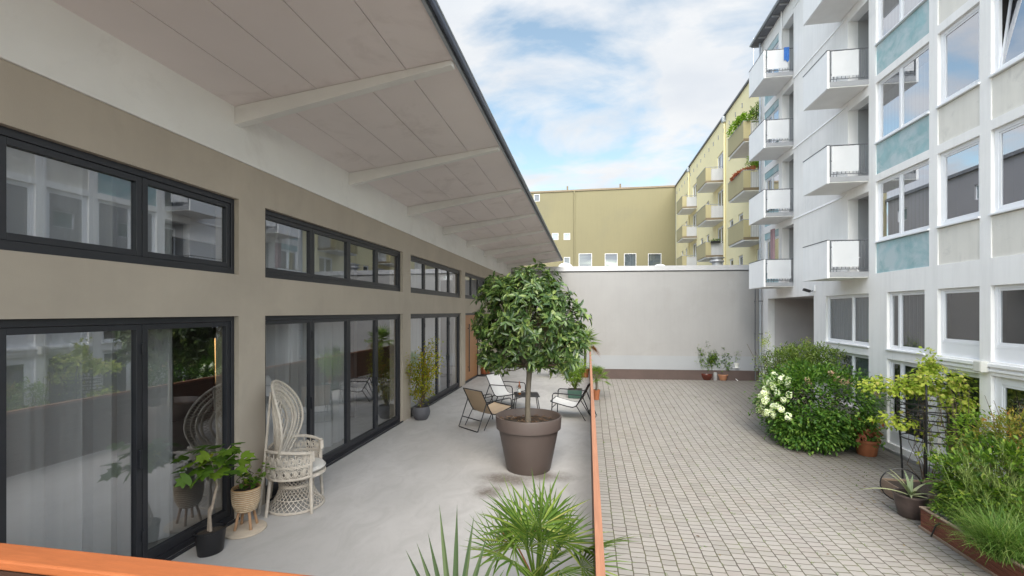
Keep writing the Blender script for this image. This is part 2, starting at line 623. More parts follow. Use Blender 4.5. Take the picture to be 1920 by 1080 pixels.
M['skirt'] = surf('brown_skirt', (.085, .06, .053), .8, .15, 1.5, 60, .2)
M['cap_metal'] = surf('cap_metal', (.46, .46, .475), .45, .08, 1, 40, .05, metal=.35)
M['yellow'] = surf('yellow_render', (.88, .79, .49), .9, .035, .3, 60, .2)
M['yellow_d'] = surf('yellow_panel', (.42, .37, .215), .85, .05, .8, 60, .1)
M['olive'] = surf('olive_render', (.208, .188, .110), .9, .05, .12, 40, .2, spots=((.188, .172, .108), .09, .52), streak=.12)
M['brown_cap'] = surf('brown_cap', (.19, .145, .09), .6, .1)
M['roof_grey'] = surf('roof_grey', (.16, .165, .18), .7, .2, 2, 30, .3)
M['ground_m'] = surf('ground_m', (.2, .19, .17), .9, .2, .2)
M['grey_block'] = surf('grey_block', (.27, .265, .28), .9, .05, .3)
M['black_metal'] = surf('black_metal', (.014, .014, .016), .4, .2, 8, 90, .05)
M['rattan'] = surf('rattan', (.50, .45, .385), .6, .16, 14, 120, .2)
M['rattan_band'] = surf('rattan_band', (.50, .40, .28), .65, .2, 30, 120, .3)
M['cushion'] = surf('cushion_cloth', (.56, .54, .50), .95, .05, 5, 300, .4)
M['sling'] = surf('sling_fabric', (.54, .53, .515), .85, .04, 4, 400, .3)
M['sling_tan'] = surf('sling_tan', (.52, .385, .26), .85, .05, 4, 400, .3)
M['pot_taupe'] = surf('pot_taupe', (.092, .070, .062), .55, .07, 2, 60, .1)
M['pot_black'] = surf('pot_black', (.012, .012, .014), .4, .2, 6)
M['pot_grey'] = surf('pot_grey', (.085, .085, .095), .7, .12, 6, 60, .2)
M['terracotta'] = surf('terracotta', (.33, .115, .05), .75, .15, 6, 80, .2)
M['terracotta_pale'] = surf('terracotta_pale', (.42, .20, .11), .75, .12, 6, 80, .2)
M['glaze'] = surf('brown_glaze', (.085, .022, .014), .22, .3, 4, 30, .05)
M['glaze_grey'] = surf('grey_brown_glaze', (.075, .055, .05), .4, .25, 5, 30, .1)
M['green_pot'] = surf('green_pot', (.035, .085, .065), .55, .15, 5)
M['stone_grey'] = surf('stone_grey', (.30, .30, .30), .85, .15, 8, 60, .3)
M['white_pot'] = surf('white_pot', (.62, .62, .58), .5, .06, 8)
M['basket'] = surf('basket', (.42, .26, .13), .8, .25, 30, 160, .8, stretch=(1, 1, 5))
M['pine_leg'] = wood('pine_leg', (.42, .25, .14), .6, (6, 6, 1), .2, 6)
M['wood_slice'] = surf('wood_slice', (.50, .42, .33), .8, .14, 9, 60, .2)
M['planter_wood'] = wood('planter_wood', (.17, .055, .032), .7, (8, .7, 8), .45, 5)
M['old_wood'] = wood('old_wood', (.26, .19, .14), .8, (8, .8, 8), .35, 5)
M['bark'] = surf('bark', (.115, .098, .075), .9, .3, 14, 60, .8, stretch=(1, 1, .3))
M['twig'] = surf('twig', (.10, .07, .045), .85, .3, 20, 60, .4)
M['pale_bark'] = surf('pale_bark', (.30, .25, .20), .85, .25, 20, 60, .5)
M['tree_leaf'] = leaf_mat('tree_leaf', [(0, (.026, .058, .018)), (.4, (.055, .105, .028)), (.78, (.11, .17, .042)), (1, (.21, .27, .075))], .34, .2)
M['hyd_leaf'] = leaf_mat('hyd_leaf', [(0, (.03, .08, .016)), (.5, (.07, .155, .024)), (.85, (.125, .23, .035)), (1, (.20, .29, .06))], .45)
M['olive_leaf'] = leaf_mat('olive_leaf', [(0, (.06, .10, .022)), (.6, (.14, .21, .04)), (1, (.25, .30, .08))], .5)
M['vine_leaf'] = leaf_mat('vine_leaf', [(0, (.17, .25, .03)), (.45, (.30, .38, .05)), (.8, (.42, .45, .08)), (1, (.52, .46, .15))], .5, .4)
M['lime_leaf'] = leaf_mat('lime_leaf', [(0, (.10, .19, .025)), (.6, (.19, .30, .04)), (1, (.30, .38, .06))], .5, .4)
M['bush_leaf'] = leaf_mat('bush_leaf', [(0, (.03, .075, .012)), (.5, (.09, .17, .022)), (.85, (.17, .26, .035)), (1, (.28, .34, .06))], .45)
M['nandina'] = leaf_mat('nandina', [(0, (.15, .19, .02)), (.5, (.30, .31, .025)), (.85, (.42, .35, .03)), (1, (.33, .14, .03))], .5, .4)
M['autumn'] = leaf_mat('autumn_leaf', [(0, (.11, .14, .03)), (.45, (.24, .25, .05)), (.85, (.33, .25, .06)), (1, (.30, .12, .04))], .5, .35)
M['maple'] = leaf_mat('maple_leaf', [(0, (.045, .10, .015)), (.6, (.09, .17, .02)), (.9, (.16, .24, .03)), (1, (.40, .36, .04))], .45, .35)
M['feather'] = leaf_mat('feather', [(0, (.12, .175, .05)), (.6, (.20, .27, .08)), (1, (.32, .37, .13))], .6, .3)
M['grass'] = leaf_mat('grass', [(0, (.05, .11, .022)), (.6, (.11, .20, .04)), (1, (.27, .32, .11))], .5, .3)
M['palm'] = leaf_mat('palm_leaf', [(0, (.06, .12, .022)), (.6, (.13, .205, .035)), (.9, (.23, .28, .06)), (1, (.34, .28, .10))], .42, .3)
M['palm_blue'] = leaf_mat('palm_blue', [(0, (.075, .12, .06)), (1, (.15, .20, .10))], .45, .25)
M['palm_dry'] = leaf_mat('palm_dry', [(0, (.28, .10, .05)), (1, (.42, .22, .10))], .7, .2)
M['blossom'] = leaf_mat('blossom', [(0, (.80, .82, .66)), (1, (.92, .92, .86))], .7, .3)
M['pink'] = leaf_mat('pink_blossom', [(0, (.62, .36, .28)), (1, (.74, .58, .46))], .7, .3)
M['red_leaf'] = leaf_mat('red_leaf', [(0, (.34, .07, .04)), (1, (.55, .24, .15))], .45, .3)
M['agave'] = leaf_mat('agave', [(0, (.16, .22, .12)), (1, (.36, .36, .20))], .5, .1)
M['gravel'] = surf('gravel', (.22, .205, .19), .9, .4, 40, 80, 1, bdist=.03)
M['amber'] = surf('amber_glass', (.16, .055, .015), .12, .1, 6, 10, 0)
M['clear'] = glass_mat('clear_glass', .12, (.9, .92, .92))
M['rust'] = surf('rust', (.28, .085, .035), .8, .3, 9, 60, .4)
M['pink_cloth'] = surf('patio_curtain', (.30, .20, .22), .9, .3, 6, 60, .2, stretch=(6, 6, .4))
M['blue_cloth'] = surf('blue_cloth', (.05, .17, .50), .9, .2, 10)
M['shutter'] = blinds_mat('roller_shutter', (.52, .53, .56), 160, 'Z', .08)
M['vblind'] = blinds_mat('vertical_blind', (.30, .345, .36), 130, 'Y', .16)
M['vblind_d'] = blinds_mat('vertical_blind_dark', (.17, .17, .18), 130, 'Y', .2)
M['grey_screen'] = surf('grey_screen', (.06, .062, .07), .9, .12, 1.2, 300, .05)
M['net'] = blinds_mat('net_curtain', (.46, .48, .51), 45, 'Y', .09)
M['teal_glass'] = surf('teal_glass', (.12, .17, .185), .3, .1)


def on_y(px, py, Y):
    d = ray(px, py)
    return Vector((0, 0, CAMZ)) + d * (Y / d.y)


def on_x(px, py, X):
    d = ray(px, py)
    return Vector((0, 0, CAMZ)) + d * (X / d.x)


def wall_holes(mb, xf, xb, y0, y1, z0, z1, holes):
    """a wall in a plane of constant x, from face xf to back xb, with real openings"""
    ys = sorted({y0, y1} | {h[0] for h in holes} | {h[1] for h in holes})
    zs = sorted({z0, z1} | {h[2] for h in holes} | {h[3] for h in holes})
    ny, nz = len(ys) - 1, len(zs) - 1

    def hole(i, j):
        if i < 0 or j < 0 or i >= ny or j >= nz:
            return True
        cy, cz = (ys[i] + ys[i + 1]) / 2, (zs[j] + zs[j + 1]) / 2
        return any(h[0] < cy < h[1] and h[2] < cz < h[3] for h in holes)
    for i in range(ny):
        for j in range(nz):
            if hole(i, j):
                continue
            a, b, c, d = ys[i], ys[i + 1], zs[j], zs[j + 1]
            mb.quad((xf, a, c), (xf, b, c), (xf, b, d), (xf, a, d))
            mb.quad((xb, a, c), (xb, a, d), (xb, b, d), (xb, b, c))
            if hole(i - 1, j): mb.quad((xf, a, c), (xf, a, d), (xb, a, d), (xb, a, c))
            if hole(i + 1, j): mb.quad((xf, b, c), (xb, b, c), (xb, b, d), (xf, b, d))
            if hole(i, j - 1): mb.quad((xf, a, c), (xb, a, c), (xb, b, c), (xf, b, c))
            if hole(i, j + 1): mb.quad((xf, a, d), (xf, b, d), (xb, b, d), (xb, a, d))
    return mb


def frame(mb, xa, xb, y0, y1, z0, z1, w, wb=None, wt=None):
    wb, wt = wb or w, wt or w
    mb.box(xa, xb, y0, y0 + w, z0, z1)
    mb.box(xa, xb, y1 - w, y1, z0, z1)
    mb.box(xa, xb, y0 + w, y1 - w, z0, z0 + wb)
    mb.box(xa, xb, y0 + w, y1 - w, z1 - wt, z1)
    return mb


# ================================================================== SETTING
g = MB().quad((-700, -700, -1.75), (700, -700, -1.75), (700, 700, -1.75), (-700, 700, -1.75)).build('ground', M['ground_m'])
tag(g, 'flat open ground reaching out behind the houses', 'ground', kind='structure')

mb = MB()
ys = np.linspace(-8, 26, 69)
vs = [(x, y, court_z(y)) for y in ys for x in (-3.8, 16)]
mb.add(vs, [(2 * i, 2 * i + 1, 2 * i + 3, 2 * i + 2) for i in range(len(ys) - 1)], True)
tag(mb.build('courtyard_paving', M['pavers']), 'courtyard of small grey beige paving blocks with mossy joints', 'courtyard', kind='structure')

mb = MB().box(-9, .15, -3, 18.9, -1.74, 0)
tag(mb.build('terrace_floor', M['screed']), 'smooth grey screed floor of the raised terrace', 'terrace', kind='structure')

# ================================================================== THE LOW PAVILION (left)
FX = -3.93
pav = thing('pavilion', 'low taupe pavilion with dark folding glass doors and a deep white canopy', 'building', (FX, 10, 0))
BAYS = [(.38, 4.60), (5.03, 9.25), (9.69, 13.83), (14.27, 18.41)]
DT, WB, WT = 2.317, 2.79, 3.65
holes = [(a, b, WB, WT) for a, b in BAYS] + [(a, b, -.05, DT) for a, b in BAYS[:3]] + [(14.30, 16.25, -.05, DT)]
mb = MB()
wall_holes(mb, FX, FX - .30, -3, 23.1, -.05, 4.12, holes)
mb.box(-9, -8.8, -3, 23.1, -.04, 3.98)
mb.box(-8.8, FX - .3, 22.9, 23.1, -.03, 4.0)
mb.box(-8.8, FX - .3, -3, -2.8, -.03, 4.0)
mb.build('wall', M['taupe'], pav, True)
mb = MB().box(FX - .30, FX + .022, -3, 23.12, 4.085, 4.68)
mb.build('fascia_beam', M['beam_white'], pav, True, bevel=.006)


def rz(x):
    return 4.665 + (x - FX) * .1165


# roof: slab, boards under it, rafters, gutter
mb = MB().prism([(-9.4, rz(-9.4) + .03), (-1.37, rz(-1.37) + .03), (-1.37, rz(-1.37) + .09), (-9.4, rz(-9.4) + .09)], -3.2, 23.45)
roof = mb.build('roof', M['dark_zinc'], pav, True)
mb = MB()
xs = np.linspace(FX, -1.37, 6)
for i in range(5):
    for (ya, yb) in ((-3.1, 4.55), (4.56, 11.96), (11.97, 19.4), (19.41, 23.4)):
        a, b = xs[i] + .005, xs[i + 1] - .004
        mb.prism([(a, rz(a)), (b, rz(b)), (b, rz(b) + .028), (a, rz(a) + .028)], ya, yb)
mb.build('soffit', M['soffit'], roof, True)
for i in range(8):
    y = 4.56 + 2.47 * i
    a, b = FX + .02, -1.385
    mb = MB().prism([(a, rz(a) - .001), (a, rz(a) - .205), (b, rz(b) - .055), (b, rz(b) - .001)], y - .05, y + .05)
    mb.build('rafter', M['beam_white'], roof, True, bevel=.005)
mb = MB()
mb.box(-1.368, -1.338, -3.2, 23.45, 4.948, 5.06)
mb.build('drip_edge', M['zinc'], roof, True)
mb = MB()
mb.prism([(-1.336, 5.055), (-1.336, 4.985), (-1.325, 4.966), (-1.306, 4.962), (-1.292, 4.98), (-1.288, 5.03), (-1.296, 5.03), (-1.30, 4.985), (-1.328, 4.985), (-1.330, 5.055)], -3.2, 23.45)
mb.build('gutter', M['dark_zinc'], roof, True)
mb = MB().tube([(-1.289, -3.2, 5.035), (-1.289, 23.45, 5.035)], .010, 8)
mb.build('gutter_rim', M['zinc'], roof, True)
MB().box(-8.8, FX - .3, -2.8, 22.9, .002, .012).build('indoor_floor', M['screed'], pav, True)
mb = MB().box(-8.79, -8.72, -2.8, 22.9, .0, 3.95)
for y in (4.8, 9.45, 14.05):
    mb.box(-8.7, FX - 1.2, y - .06, y + .06, .013, 3.9)
mb.build('indoor_wall', M['room_wall'], pav, True)
# cables and lamps on the ceiling are out of view; the doors and the windows over them
GX = FX - .10


def glazed_bay(name, y0, y1, z0, z1, n, handle):
    mb = MB()
    xa, xb = FX - .055, FX - .135
    frame(mb, xb, xa, y0, y1, z0, z1, .045, .06 if handle else .075, .06)
    if handle:
        mb.box(FX - .01, FX + .018, y0, y1, .001, .028)
    fr = mb.build(name, M['anthracite'], pav, True, bevel=.004)
    w = (y1 - y0 - .09) / n
    for i in range(n):
        a, b = y0 + .045 + i * w, y0 + .045 + (i + 1) * w
        lz0, lz1 = z0 + (.062 if handle else .077), z1 - .062
        l_ = MB()
        frame(l_, FX - .125, FX - .068, a + .003, b - .003, lz0, lz1, .052, .085 if handle else .055, .052)
        if handle and i % 2 == 0:
            l_.box(FX - .067, FX - .045, b - .04, b - .015, .95, 1.12)
            l_.box(FX - .068, FX - .05, b - .012, b + .016, 1.98, 2.08)
            l_.box(FX - .068, FX - .05, b - .012, b + .016, .28, .38)
        l_.build('door_leaf' if handle else 'sash', M['anthracite'], fr, True, bevel=.003)
        p = MB().quad((GX, a + .05, lz0 + .05), (GX, b - .05, lz0 + .05), (GX, b - .05, lz1 - .05), (GX, a + .05, lz1 - .05))
        p.build('pane', M['glassL'], fr, True)


for a, b in BAYS[:3]:
    glazed_bay('folding_door', a, b, 0.0, DT, 4, True)
for a, b in BAYS:
    glazed_bay('clerestory_window', a, b, WB, WT, 4, False)
# wooden entrance door in the last bay
mb = MB()
frame(mb, FX - .14, FX - .05, 14.30, 16.25, 0, DT, .07)
wd = mb.build('entrance_door', M['anthracite'], pav, True, bevel=.004)
for a, b in ((14.372, 14.75), (14.76, 15.72), (15.73, 16.178)):
    mb = MB().box(FX - .12, FX - .07, a, b, .012, DT - .072)
    for j in range(1, 4):
        z = .1 + j * .52
    mb.build('door_leaf', M['oak_door'], wd, True, bevel=.006)
mb = MB().tube([(FX - .02, 14.86, .35), (FX - .02, 14.86, 1.95)], .016, 8)
mb.tube([(FX - .07, 14.86, .5), (FX - .02, 14.86, .5)], .012, 6).tube([(FX - .07, 14.86, 1.8), (FX - .02, 14.86, 1.8)], .012, 6)
mb.build('pull_handle', M['black_metal'], wd, True)


def curtain(y0, y1, z0, z1, x, amp, per, mat, label, name='sheer_curtain', group=None, seed=0):
    r = np.random.default_rng(seed)
    n = int((y1 - y0) / .018)
    ph = r.uniform(0, 6)
    vs = []
    for i in range(n + 1):
        y = y0 + (y1 - y0) * i / n
        t = 2 * PI * (y / per) + 1.3 * math.sin(y * 2.7 + ph)
        d = amp * math.sin(t) + amp * .4 * math.sin(2.3 * t + ph)
        vs += [(x + d * .8, y, z0), (x + d, y + .012 * math.cos(t), z1)]
    mb = MB().add(vs, [(2 * i, 2 * i + 2, 2 * i + 3, 2 * i + 1) for i in range(n)], True)
    o = mb.build(name, mat)
    return tag(o, label, 'curtain', group)


curtain(.5, 4.2, .03, 3.72, FX - .42, .06, .31, M['sheer'], 'white sheer curtain behind the nearest folding glass doors', group='sheer curtains inside the pavilion', seed=1)
curtain(5.1, 7.75, .03, 3.72, FX - .50, .045, .25, M['sheer'], 'white sheer curtain behind the glass doors beside the wicker chair', group='sheer curtains inside the pavilion', seed=2)
curtain(9.8, 13.2, .03, 3.72, FX - .50, .045, .25, M['sheer'], 'white sheer curtain behind the glass doors beside the yellow leaved shrub', group='sheer curtains inside the pavilion', seed=3)

# pendant lamp behind the first doors
lm, n_, l_, bs = new_mat('lamp_glow')
bs.inputs['Base Color'].default_value = (.5, .3, .1, 1)
bs.inputs['Emission Color'].default_value = (1, .55, .2, 1)
bs.inputs['Emission Strength'].default_value = .6
p = on_x(405, 685, -5.2)
t = thing('pendant_lamp', 'slim glowing gold pendant lamp inside the nearest glass doors', 'lamp', (p.x, p.y, 0))
MB().lathe([(.002, 1.25), (.009, 1.5), (.02, 1.97), (.018, 1.99), (.001, 1.99)], (0, 0, 0), 12).build('lamp_shade', lm, t)
MB().tube([(0, 0, 1.99), (0, 0, 4.4)], .003, 5).build('cord', M['black_metal'], t)

# ================================================================== RAILINGS
t = thing('terrace_railing', 'long solid timber balustrade along the courtyard side of the terrace', 'railing', (.07, 9, 0))
mb = MB()
for i in range(9):
    z0 = .02 + i * .1
    mb.box(.043, .088, .97, 18.85, z0, z0 + .094)
mb.build('boarding', M['brown_board'], t, True)
for i in range(10):
    y = 1.05 + i * 1.97
    MB().box(.0885, .0945, y - .03, y + .03, -.3, .90).build('post', M['brown_board'], t, True)
MB().box(.040, .092, .97, 18.86, .905, .95).build('handrail', M['rail_wood'], t, True, bevel=.004)

t = thing('landing_railing', 'bright orange brown timber rail in the near corner in front of the camera', 'railing', (-1.9, .92, .77))
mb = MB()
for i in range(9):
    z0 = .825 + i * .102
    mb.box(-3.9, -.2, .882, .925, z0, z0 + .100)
mb.build('boarding', M['shaded_board'], t, True)
MB().box(-3.91, -.18, .876, .948, 1.746, 1.77).build('handrail', M['orange_wood'], t, True, bevel=.005)
for x in (-3.8, -2.6, -1.4, -.26):
    MB().box(x - .03, x + .03, .834, .894, .78, 1.72).build('post', M['brown_board'], t, True)
mb = MB().box(-3.92, .02, -2.6, .96, .66, .77)
mb.box(-3.92, .02, .90, .955, .02, .655)
tag(mb.build('landing', M['brown_board'], loc=(-1.9, -.8, 0)), 'raised timber landing below the orange brown rail', 'landing', kind='structure')

# ================================================================== BACK WALL WITH ITS LOW ROOF
bw = thing('courtyard_wall', 'long plain grey wall with brown plinth closing off the courtyard', 'wall', (8.5, 24.16, -1.05), R(4.2))
MB().box(-14, .2, .0, .3, -.4, 5.5).build('wall', M['wall_grey'], bw, bevel=0)
MB().box(-14, .19, -.012, -.001, .5, 1.19).build('lower_band', M['wall_pale'], bw)
MB().box(-14, .18, -.022, -.001, -.4, .496).build('plinth', M['skirt'], bw)
mb = MB().box(-14, .18, -.05, .4, 5.48, 5.72)
for x in (-11, -8.1, -4.9, -1.9):
    mb.box(x, x + .03, -.053, .402, 5.478, 5.723)
mb.build('coping', M['cap_metal'], bw)
MB().box(-14, .17, -.03, -.001, 5.44, 5.478).build('shadow_gap_strip', M['gap_shade'], bw)  # solid dark strip that paints the shadow line under the coping
MB().box(-14, 2, .41, 31, 5.2, 5.4).build('flat_roof', M['roof_grey'], bw)


def dome(px, w, y, ztop, label):
    p = on_y(px, 490, y)
    t = thing('dome_skylight', label, 'skylight', (p.x, y, 4.35), group='dome skylights on the flat roof')
    r = w / 2
    MB().lathe([(r + .05, 0), (r + .05, ztop - 4.35 - .3), (r, ztop - 4.35 - .28)], (0, 0, 0), 24).build('kerb', M['cap_metal'], t)
    pr = [(r * math.cos(a), ztop - 4.35 - .28 + .28 * math.sin(a)) for a in np.linspace(0, PI / 2 - .01, 8)]
    MB().lathe(pr, (0, 0, 0), 24).build('dome', M['white_paint'], t)


dome(1237, .85, 28.5, 5.22, 'white dome skylight on the flat roof below the olive wall')
dome(1060, .85, 26.5, 5.18, 'white dome skylight at the tip of the canopy')
p = on_y(1344, 487, 28.2)
t = thing('roof_vent', 'round grey ventilation cowl on the flat roof below the yellow balconies', 'vent', (p.x, p.y, 4.35))
MB().lathe([(.26, 0), (.26, .86), (.38, .9), (.40, .95), (.38, 1.0)], (0, 0, 0), 24).build('pipe', M['cap_metal'], t)
MB().lathe([(.30, 1.0), (.30, 1.1), (.42, 1.13), (.42, 1.17), (.01, 1.22)], (0, 0, 0), 24).build('cap', M['cap_metal'], t)

# ================================================================== WHITE APARTMENT HOUSE (right)
BX = 8.4
apt = thing('apartment_house', 'white apartment house with teal panels and solid white balconies', 'building', (BX, 14, -1.6))
COLS = [(12.94, 15.08, 'teal'), (11.45, 12.66, 'cream'), (9.97, 11.17, 'cream'), (8.48, 9.69, 'cream'), (6.99, 8.20, 'cream')]
ST_ = 2.92
holes = []
for kx in range(4):
    dz = ST_ * kx
    for a, b, c in COLS:
        holes.append((a, b, 3.50 + dz, 6.21 + dz))
    holes.append((22.05, 23.75, 3.50 + dz, 6.1 + dz))
    holes.append((15.42, 16.54, 3.58 + dz, 6.02 + dz))
    holes.append((20.55, 21.7, 3.58 + dz, 6.02 + dz))
MEZ = [(15.42, 17.95), (13.09, 14.57), (11.45, 12.66), (9.97, 11.17), (8.48, 9.69), (6.99, 8.20)]
for a, b in MEZ:
    holes.append((a, b, 1.31, 2.92))
LOW = [(15.42, 17.95, -.7), (13.09, 14.57, -1.35), (11.45, 12.66, -1.15), (9.97, 11.17, -1.45), (8.48, 9.69, -1.15)]
for a, b, c in LOW:
    holes.append((a, b, c, 1.02))
holes.append((18.83, 23.3, -2, 2.97))
mb = MB()
wall_holes(mb, BX, BX + .3, 4, 24.1, -2, 15.5, holes)
mb.box(BX + .301, 17.8, 23.9, 24.1, -2, 15.5)
mb.box(BX + .301, 17.8, 4, 4.2, -2, 15.5)
mb.box(17.6, 17.8, 4.21, 23.89, -2, 15.5)
mb.build('wall', M['white_plaster'], apt, True)
MB().box(BX - .06, BX - .002, 4, 18.82, -1.9, -1.50).build('plinth', M['stone_grey'], apt, True, bevel=.01)
MB().box(BX - .05, BX - .002, 4, 12.74, 1.20, 1.27).build('ledge', M['white_paint'], apt, True, bevel=.004)
MB().box(BX - .03, BX - .002, 4, 12.74, 1.10, 1.15).build('ledge', M['white_paint'], apt, True, bevel=.004)
for kx in range(4):
    mb = MB().prism([(BX - .001, 6.25 + ST_ * kx), (BX - .03, 6.17 + ST_ * kx), (BX - .001, 6.16 + ST_ * kx)], 16.56, 20.53)
    mb.build('string_course', M['white_paint'], apt, True)
mb = MB().prism([(8.02, 15.50), (8.02, 15.60), (13.1, 18.3), (18.2, 15.60), (18.2, 15.50)], 3.6, 24.35)
rf = mb.build('roof', M['roof_grey'], apt, True)
mb = MB()
mb.tube([(7.98, 3.6, 15.60), (7.98, 24.35, 15.60)], .06, 10)
mb.build('gutter', M['zinc'], rf, True)
mb = MB()
for i in range(26):
    y = 4.2 + i * .8
    mb.box(8.05, 8.39, y, y + .06, 15.44, 15.498)
mb.build('eave_battens', M['slab_grey'], rf, True)


def room_box(mb, x0, x1, y0, y1, z0, z1):
    mb.quad((x1, y0, z0), (x1, y1, z0), (x1, y1, z1), (x1, y0, z1))
    mb.quad((x0, y0, z0), (x1, y0, z0), (x1, y0, z1), (x0, y0, z1))
    mb.quad((x0, y1, z0), (x0, y1, z1), (x1, y1, z1), (x1, y1, z0))
    mb.quad((x0, y0, z0), (x0, y1, z0), (x1, y1, z0), (x1, y0, z0))
    mb.quad((x0, y0, z1), (x1, y0, z1), (x1, y1, z1), (x0, y1, z1))
    return mb


def window(root, x, y0, y1, z0, z1, splits, back, glass, fw=.06, depth=.07, blind=None, sill=True, name='window', bd=.35, tilt=None, pvc='pvc'):
    """white window set back in its opening: frame, sashes, panes, blind or room behind"""
    fr = frame(MB(), x + depth, x + depth + .07, y0, y1, z0, z1, fw)
    edges = [y0 + fw] + list(splits) + [y1 - fw]
    for s in splits:
        fr.box(x + depth, x + depth + .07, s - .03, s + .03, z0 + fw, z1 - fw)
    w = fr.build(name, M[pvc], root, True, bevel=.006)
    for i in range(len(edges) - 1):
        a = edges[i] + (.032 if i else .002)
        b = edges[i + 1] - (.032 if i < len(edges) - 2 else .002)
        sw = .045
        sa, sb = x + depth + .012, x + depth + .058
        s_ = frame(MB(), sa, sb, a, b, z0 + fw + .002, z1 - fw - .002, sw)
        so_ = s_.build('sash', M[pvc], w, True, bevel=.005)
        g_ = MB().quad((x + depth + .03, a + sw, z0 + fw + sw), (x + depth + .03, b - sw, z0 + fw + sw), (x + depth + .03, b - sw, z1 - fw - sw), (x + depth + .03, a + sw, z1 - fw - sw))
        go = g_.build('pane', M[glass], w, True)
        if tilt is not None and i == tilt:
            for o_ in (so_, go):
                piv = Vector((x + depth + .03, 0, z0 + fw)) - BASE[w.name]
                mt = Matrix.Translation(piv) @ Matrix.Rotation(R(7), 4, 'Y') @ Matrix.Translation(-piv)
                o_.matrix_local = mt
    room_box(MB(), x + depth + .075, x + depth + bd, y0 + .001, y1 - .001, z0 + .001, z1 - .001).build('reveal', M[back], w, True)
    if blind:
        bx = x + depth + .12
        bm, zz0, zz1 = blind
        n = int((y1 - y0) / .03)
        vs = []
        for i in range(n + 1):
            y = y0 + .01 + (y1 - y0 - .02) * i / n
            d = .012 * math.sin(i * 1.25) + .006 * math.sin(i * .37)
            vs += [(bx + d, y, zz0), (bx + d, y, zz1)]
        MB().add(vs, [(2 * i, 2 * i + 2, 2 * i + 3, 2 * i + 1) for i in range(n)], True).build('blind', M[bm], w, True)
    if sill:
        MB().box(x - .045, x + depth + .01, y0 - .02, y1 + .02, z0 - .045, z0 - .002).build('sill', M[pvc], w, True, bevel=.005)
    return w


for kx in range(4):
    dz = ST_ * kx
    for ci, (a, b, c) in enumerate(COLS):
        MB().box(BX + .025, BX + .2, a + .001, b - .001, 3.501 + dz, 4.385 + dz).build(c + '_panel', M[c], apt, True)
        z0, z1 = 4.44 + dz, 6.208 + dz
        if ci == 0:
            bl = ('net', z0 + .05, z1 - (.35 if kx != 0 else .05))
            window(apt, BX, a + .002, b - .002, z0, z1, [(a + b) / 2 + .1], 'room_dark', 'glassR', blind=bl if kx in (0, 1, 2) else None)
        elif ci == 1:
            window(apt, BX, a + .002, b - .002, z0, z1, [], 'room_dark', 'glassR', fw=.09)
        else:
            window(apt, BX, a + .002, b - .002, z0, z1, [], 'room_dark', 'glassR', fw=.09, tilt=0 if (ci == 2 and kx == 1) else None)
    # far column of windows beyond the second row of balconies
    MB().box(BX + .025, BX + .2, 22.051, 23.749, 3.501 + dz, 4.2 + dz).build('teal_panel', M['teal'], apt, True)
    window(apt, BX, 22.052, 23.748, 4.26 + dz, 5.80 + dz, [22.95], 'room_dark', 'glassR', blind=('net', 4.3 + dz, 5.7 + dz) if kx in (0, 1) else None)
    MB().box(BX + .03, BX + .2, 22.051, 23.749, 5.805 + dz, 6.099 + dz).build('teal_panel', M['teal'], apt, True)
    # loggias: grey recess with a dark glazed door
    for a, b in ((15.42, 16.54), (20.55, 21.70)):
        lo = room_box(MB(), BX + .301, BX + .75, a, b, 3.58 + dz, 6.02 + dz).build('loggia', M['loggia_grey'], apt, True)
        f_ = frame(MB(), BX + .66, BX + .745, a + .1, b - .03, 3.60 + dz, 5.85 + dz, .07)
        f_.build('door_frame', M['pvc'], lo, True)
        MB().quad((BX + .70, a + .17, 3.67 + dz), (BX + .70, b - .10, 3.67 + dz), (BX + .70, b - .10, 5.78 + dz), (BX + .70, a + .17, 5.78 + dz)).build('door_pane', M['teal_glass'] if kx else M['room_dark'], lo, True)
for i, (a, b) in enumerate(MEZ):
    if i == 0:
        window(apt, BX, a + .002, b - .002, 1.31, 2.918, [a + .98], 'grey_screen', 'glassF', blind=('vblind', 1.36, 2.86), bd=.3)
    elif i == 1:
        window(apt, BX, a + .002, b - .002, 1.31, 2.918, [b - .42], 'grey_screen', 'glassF', blind=('vblind_d', 1.36, 2.86), bd=.3)
    else:
        MB().box(BX + .07, BX + .2, a + .001, b - .001, 1.311, 1.60).build('lower_panel', M['pvc'], apt, True, bevel=.004)
        window(apt, BX, a + .002, b - .002, 1.602, 2.918, [], 'grey_screen', 'glassF', bd=.22, sill=False, fw=.07)
for i, (a, b, c) in enumerate(LOW):
    if i == 0:
        window(apt, BX, a + .002, b - .002, c, 1.018, [a + .98], 'grey_screen', 'glassF', blind=('vblind', c + .05, .96), bd=.3)
    elif i == 1:
        MB().box(BX + .07, BX + .2, a + .001, b - .001, c + .001, -1.05).build('lower_panel', M['pvc'], apt, True, bevel=.004)
        window(apt, BX, a + .002, b - .002, -1.048, 1.018, [b - .50], 'grey_screen', 'glassF', bd=.22, sill=False, fw=.07)
    elif i == 3:
        window(apt, BX, a + .002, b - .002, c, 1.018, [], 'grey_screen', 'glassF', bd=.22, sill=False, fw=.17, name='door')
    else:
        window(apt, BX, a + .002, b - .002, c, 1.018, [], 'grey_screen', 'glassF', bd=.22, sill=False, fw=.07)
# passage through the ground floor
mb = MB()
mb.box(BX + .001, 14, 23.301, 23.38, -2, 2.97)
mb.box(BX + .301, 14, 18.75, 18.829, -2, 2.97)
mb.box(BX + .301, 14, 18.83, 23.30, 2.971, 3.04)
mb.box(14.001, 14.1, 18.7, 23.4, -2, 3.04)
pa = mb.build('passage', surf('passage_wall', (.58, .55, .545), .9, .06, 1, 80, .2), apt, True)
mb = MB().tube([(10.0, 23.24, .05), (9.88, 23.24, .05)], .012, 6).box(9.86, 9.9, 23.26, 23.299, -.02, .14)
mb.build('door_handle', M['zinc'], pa, True)


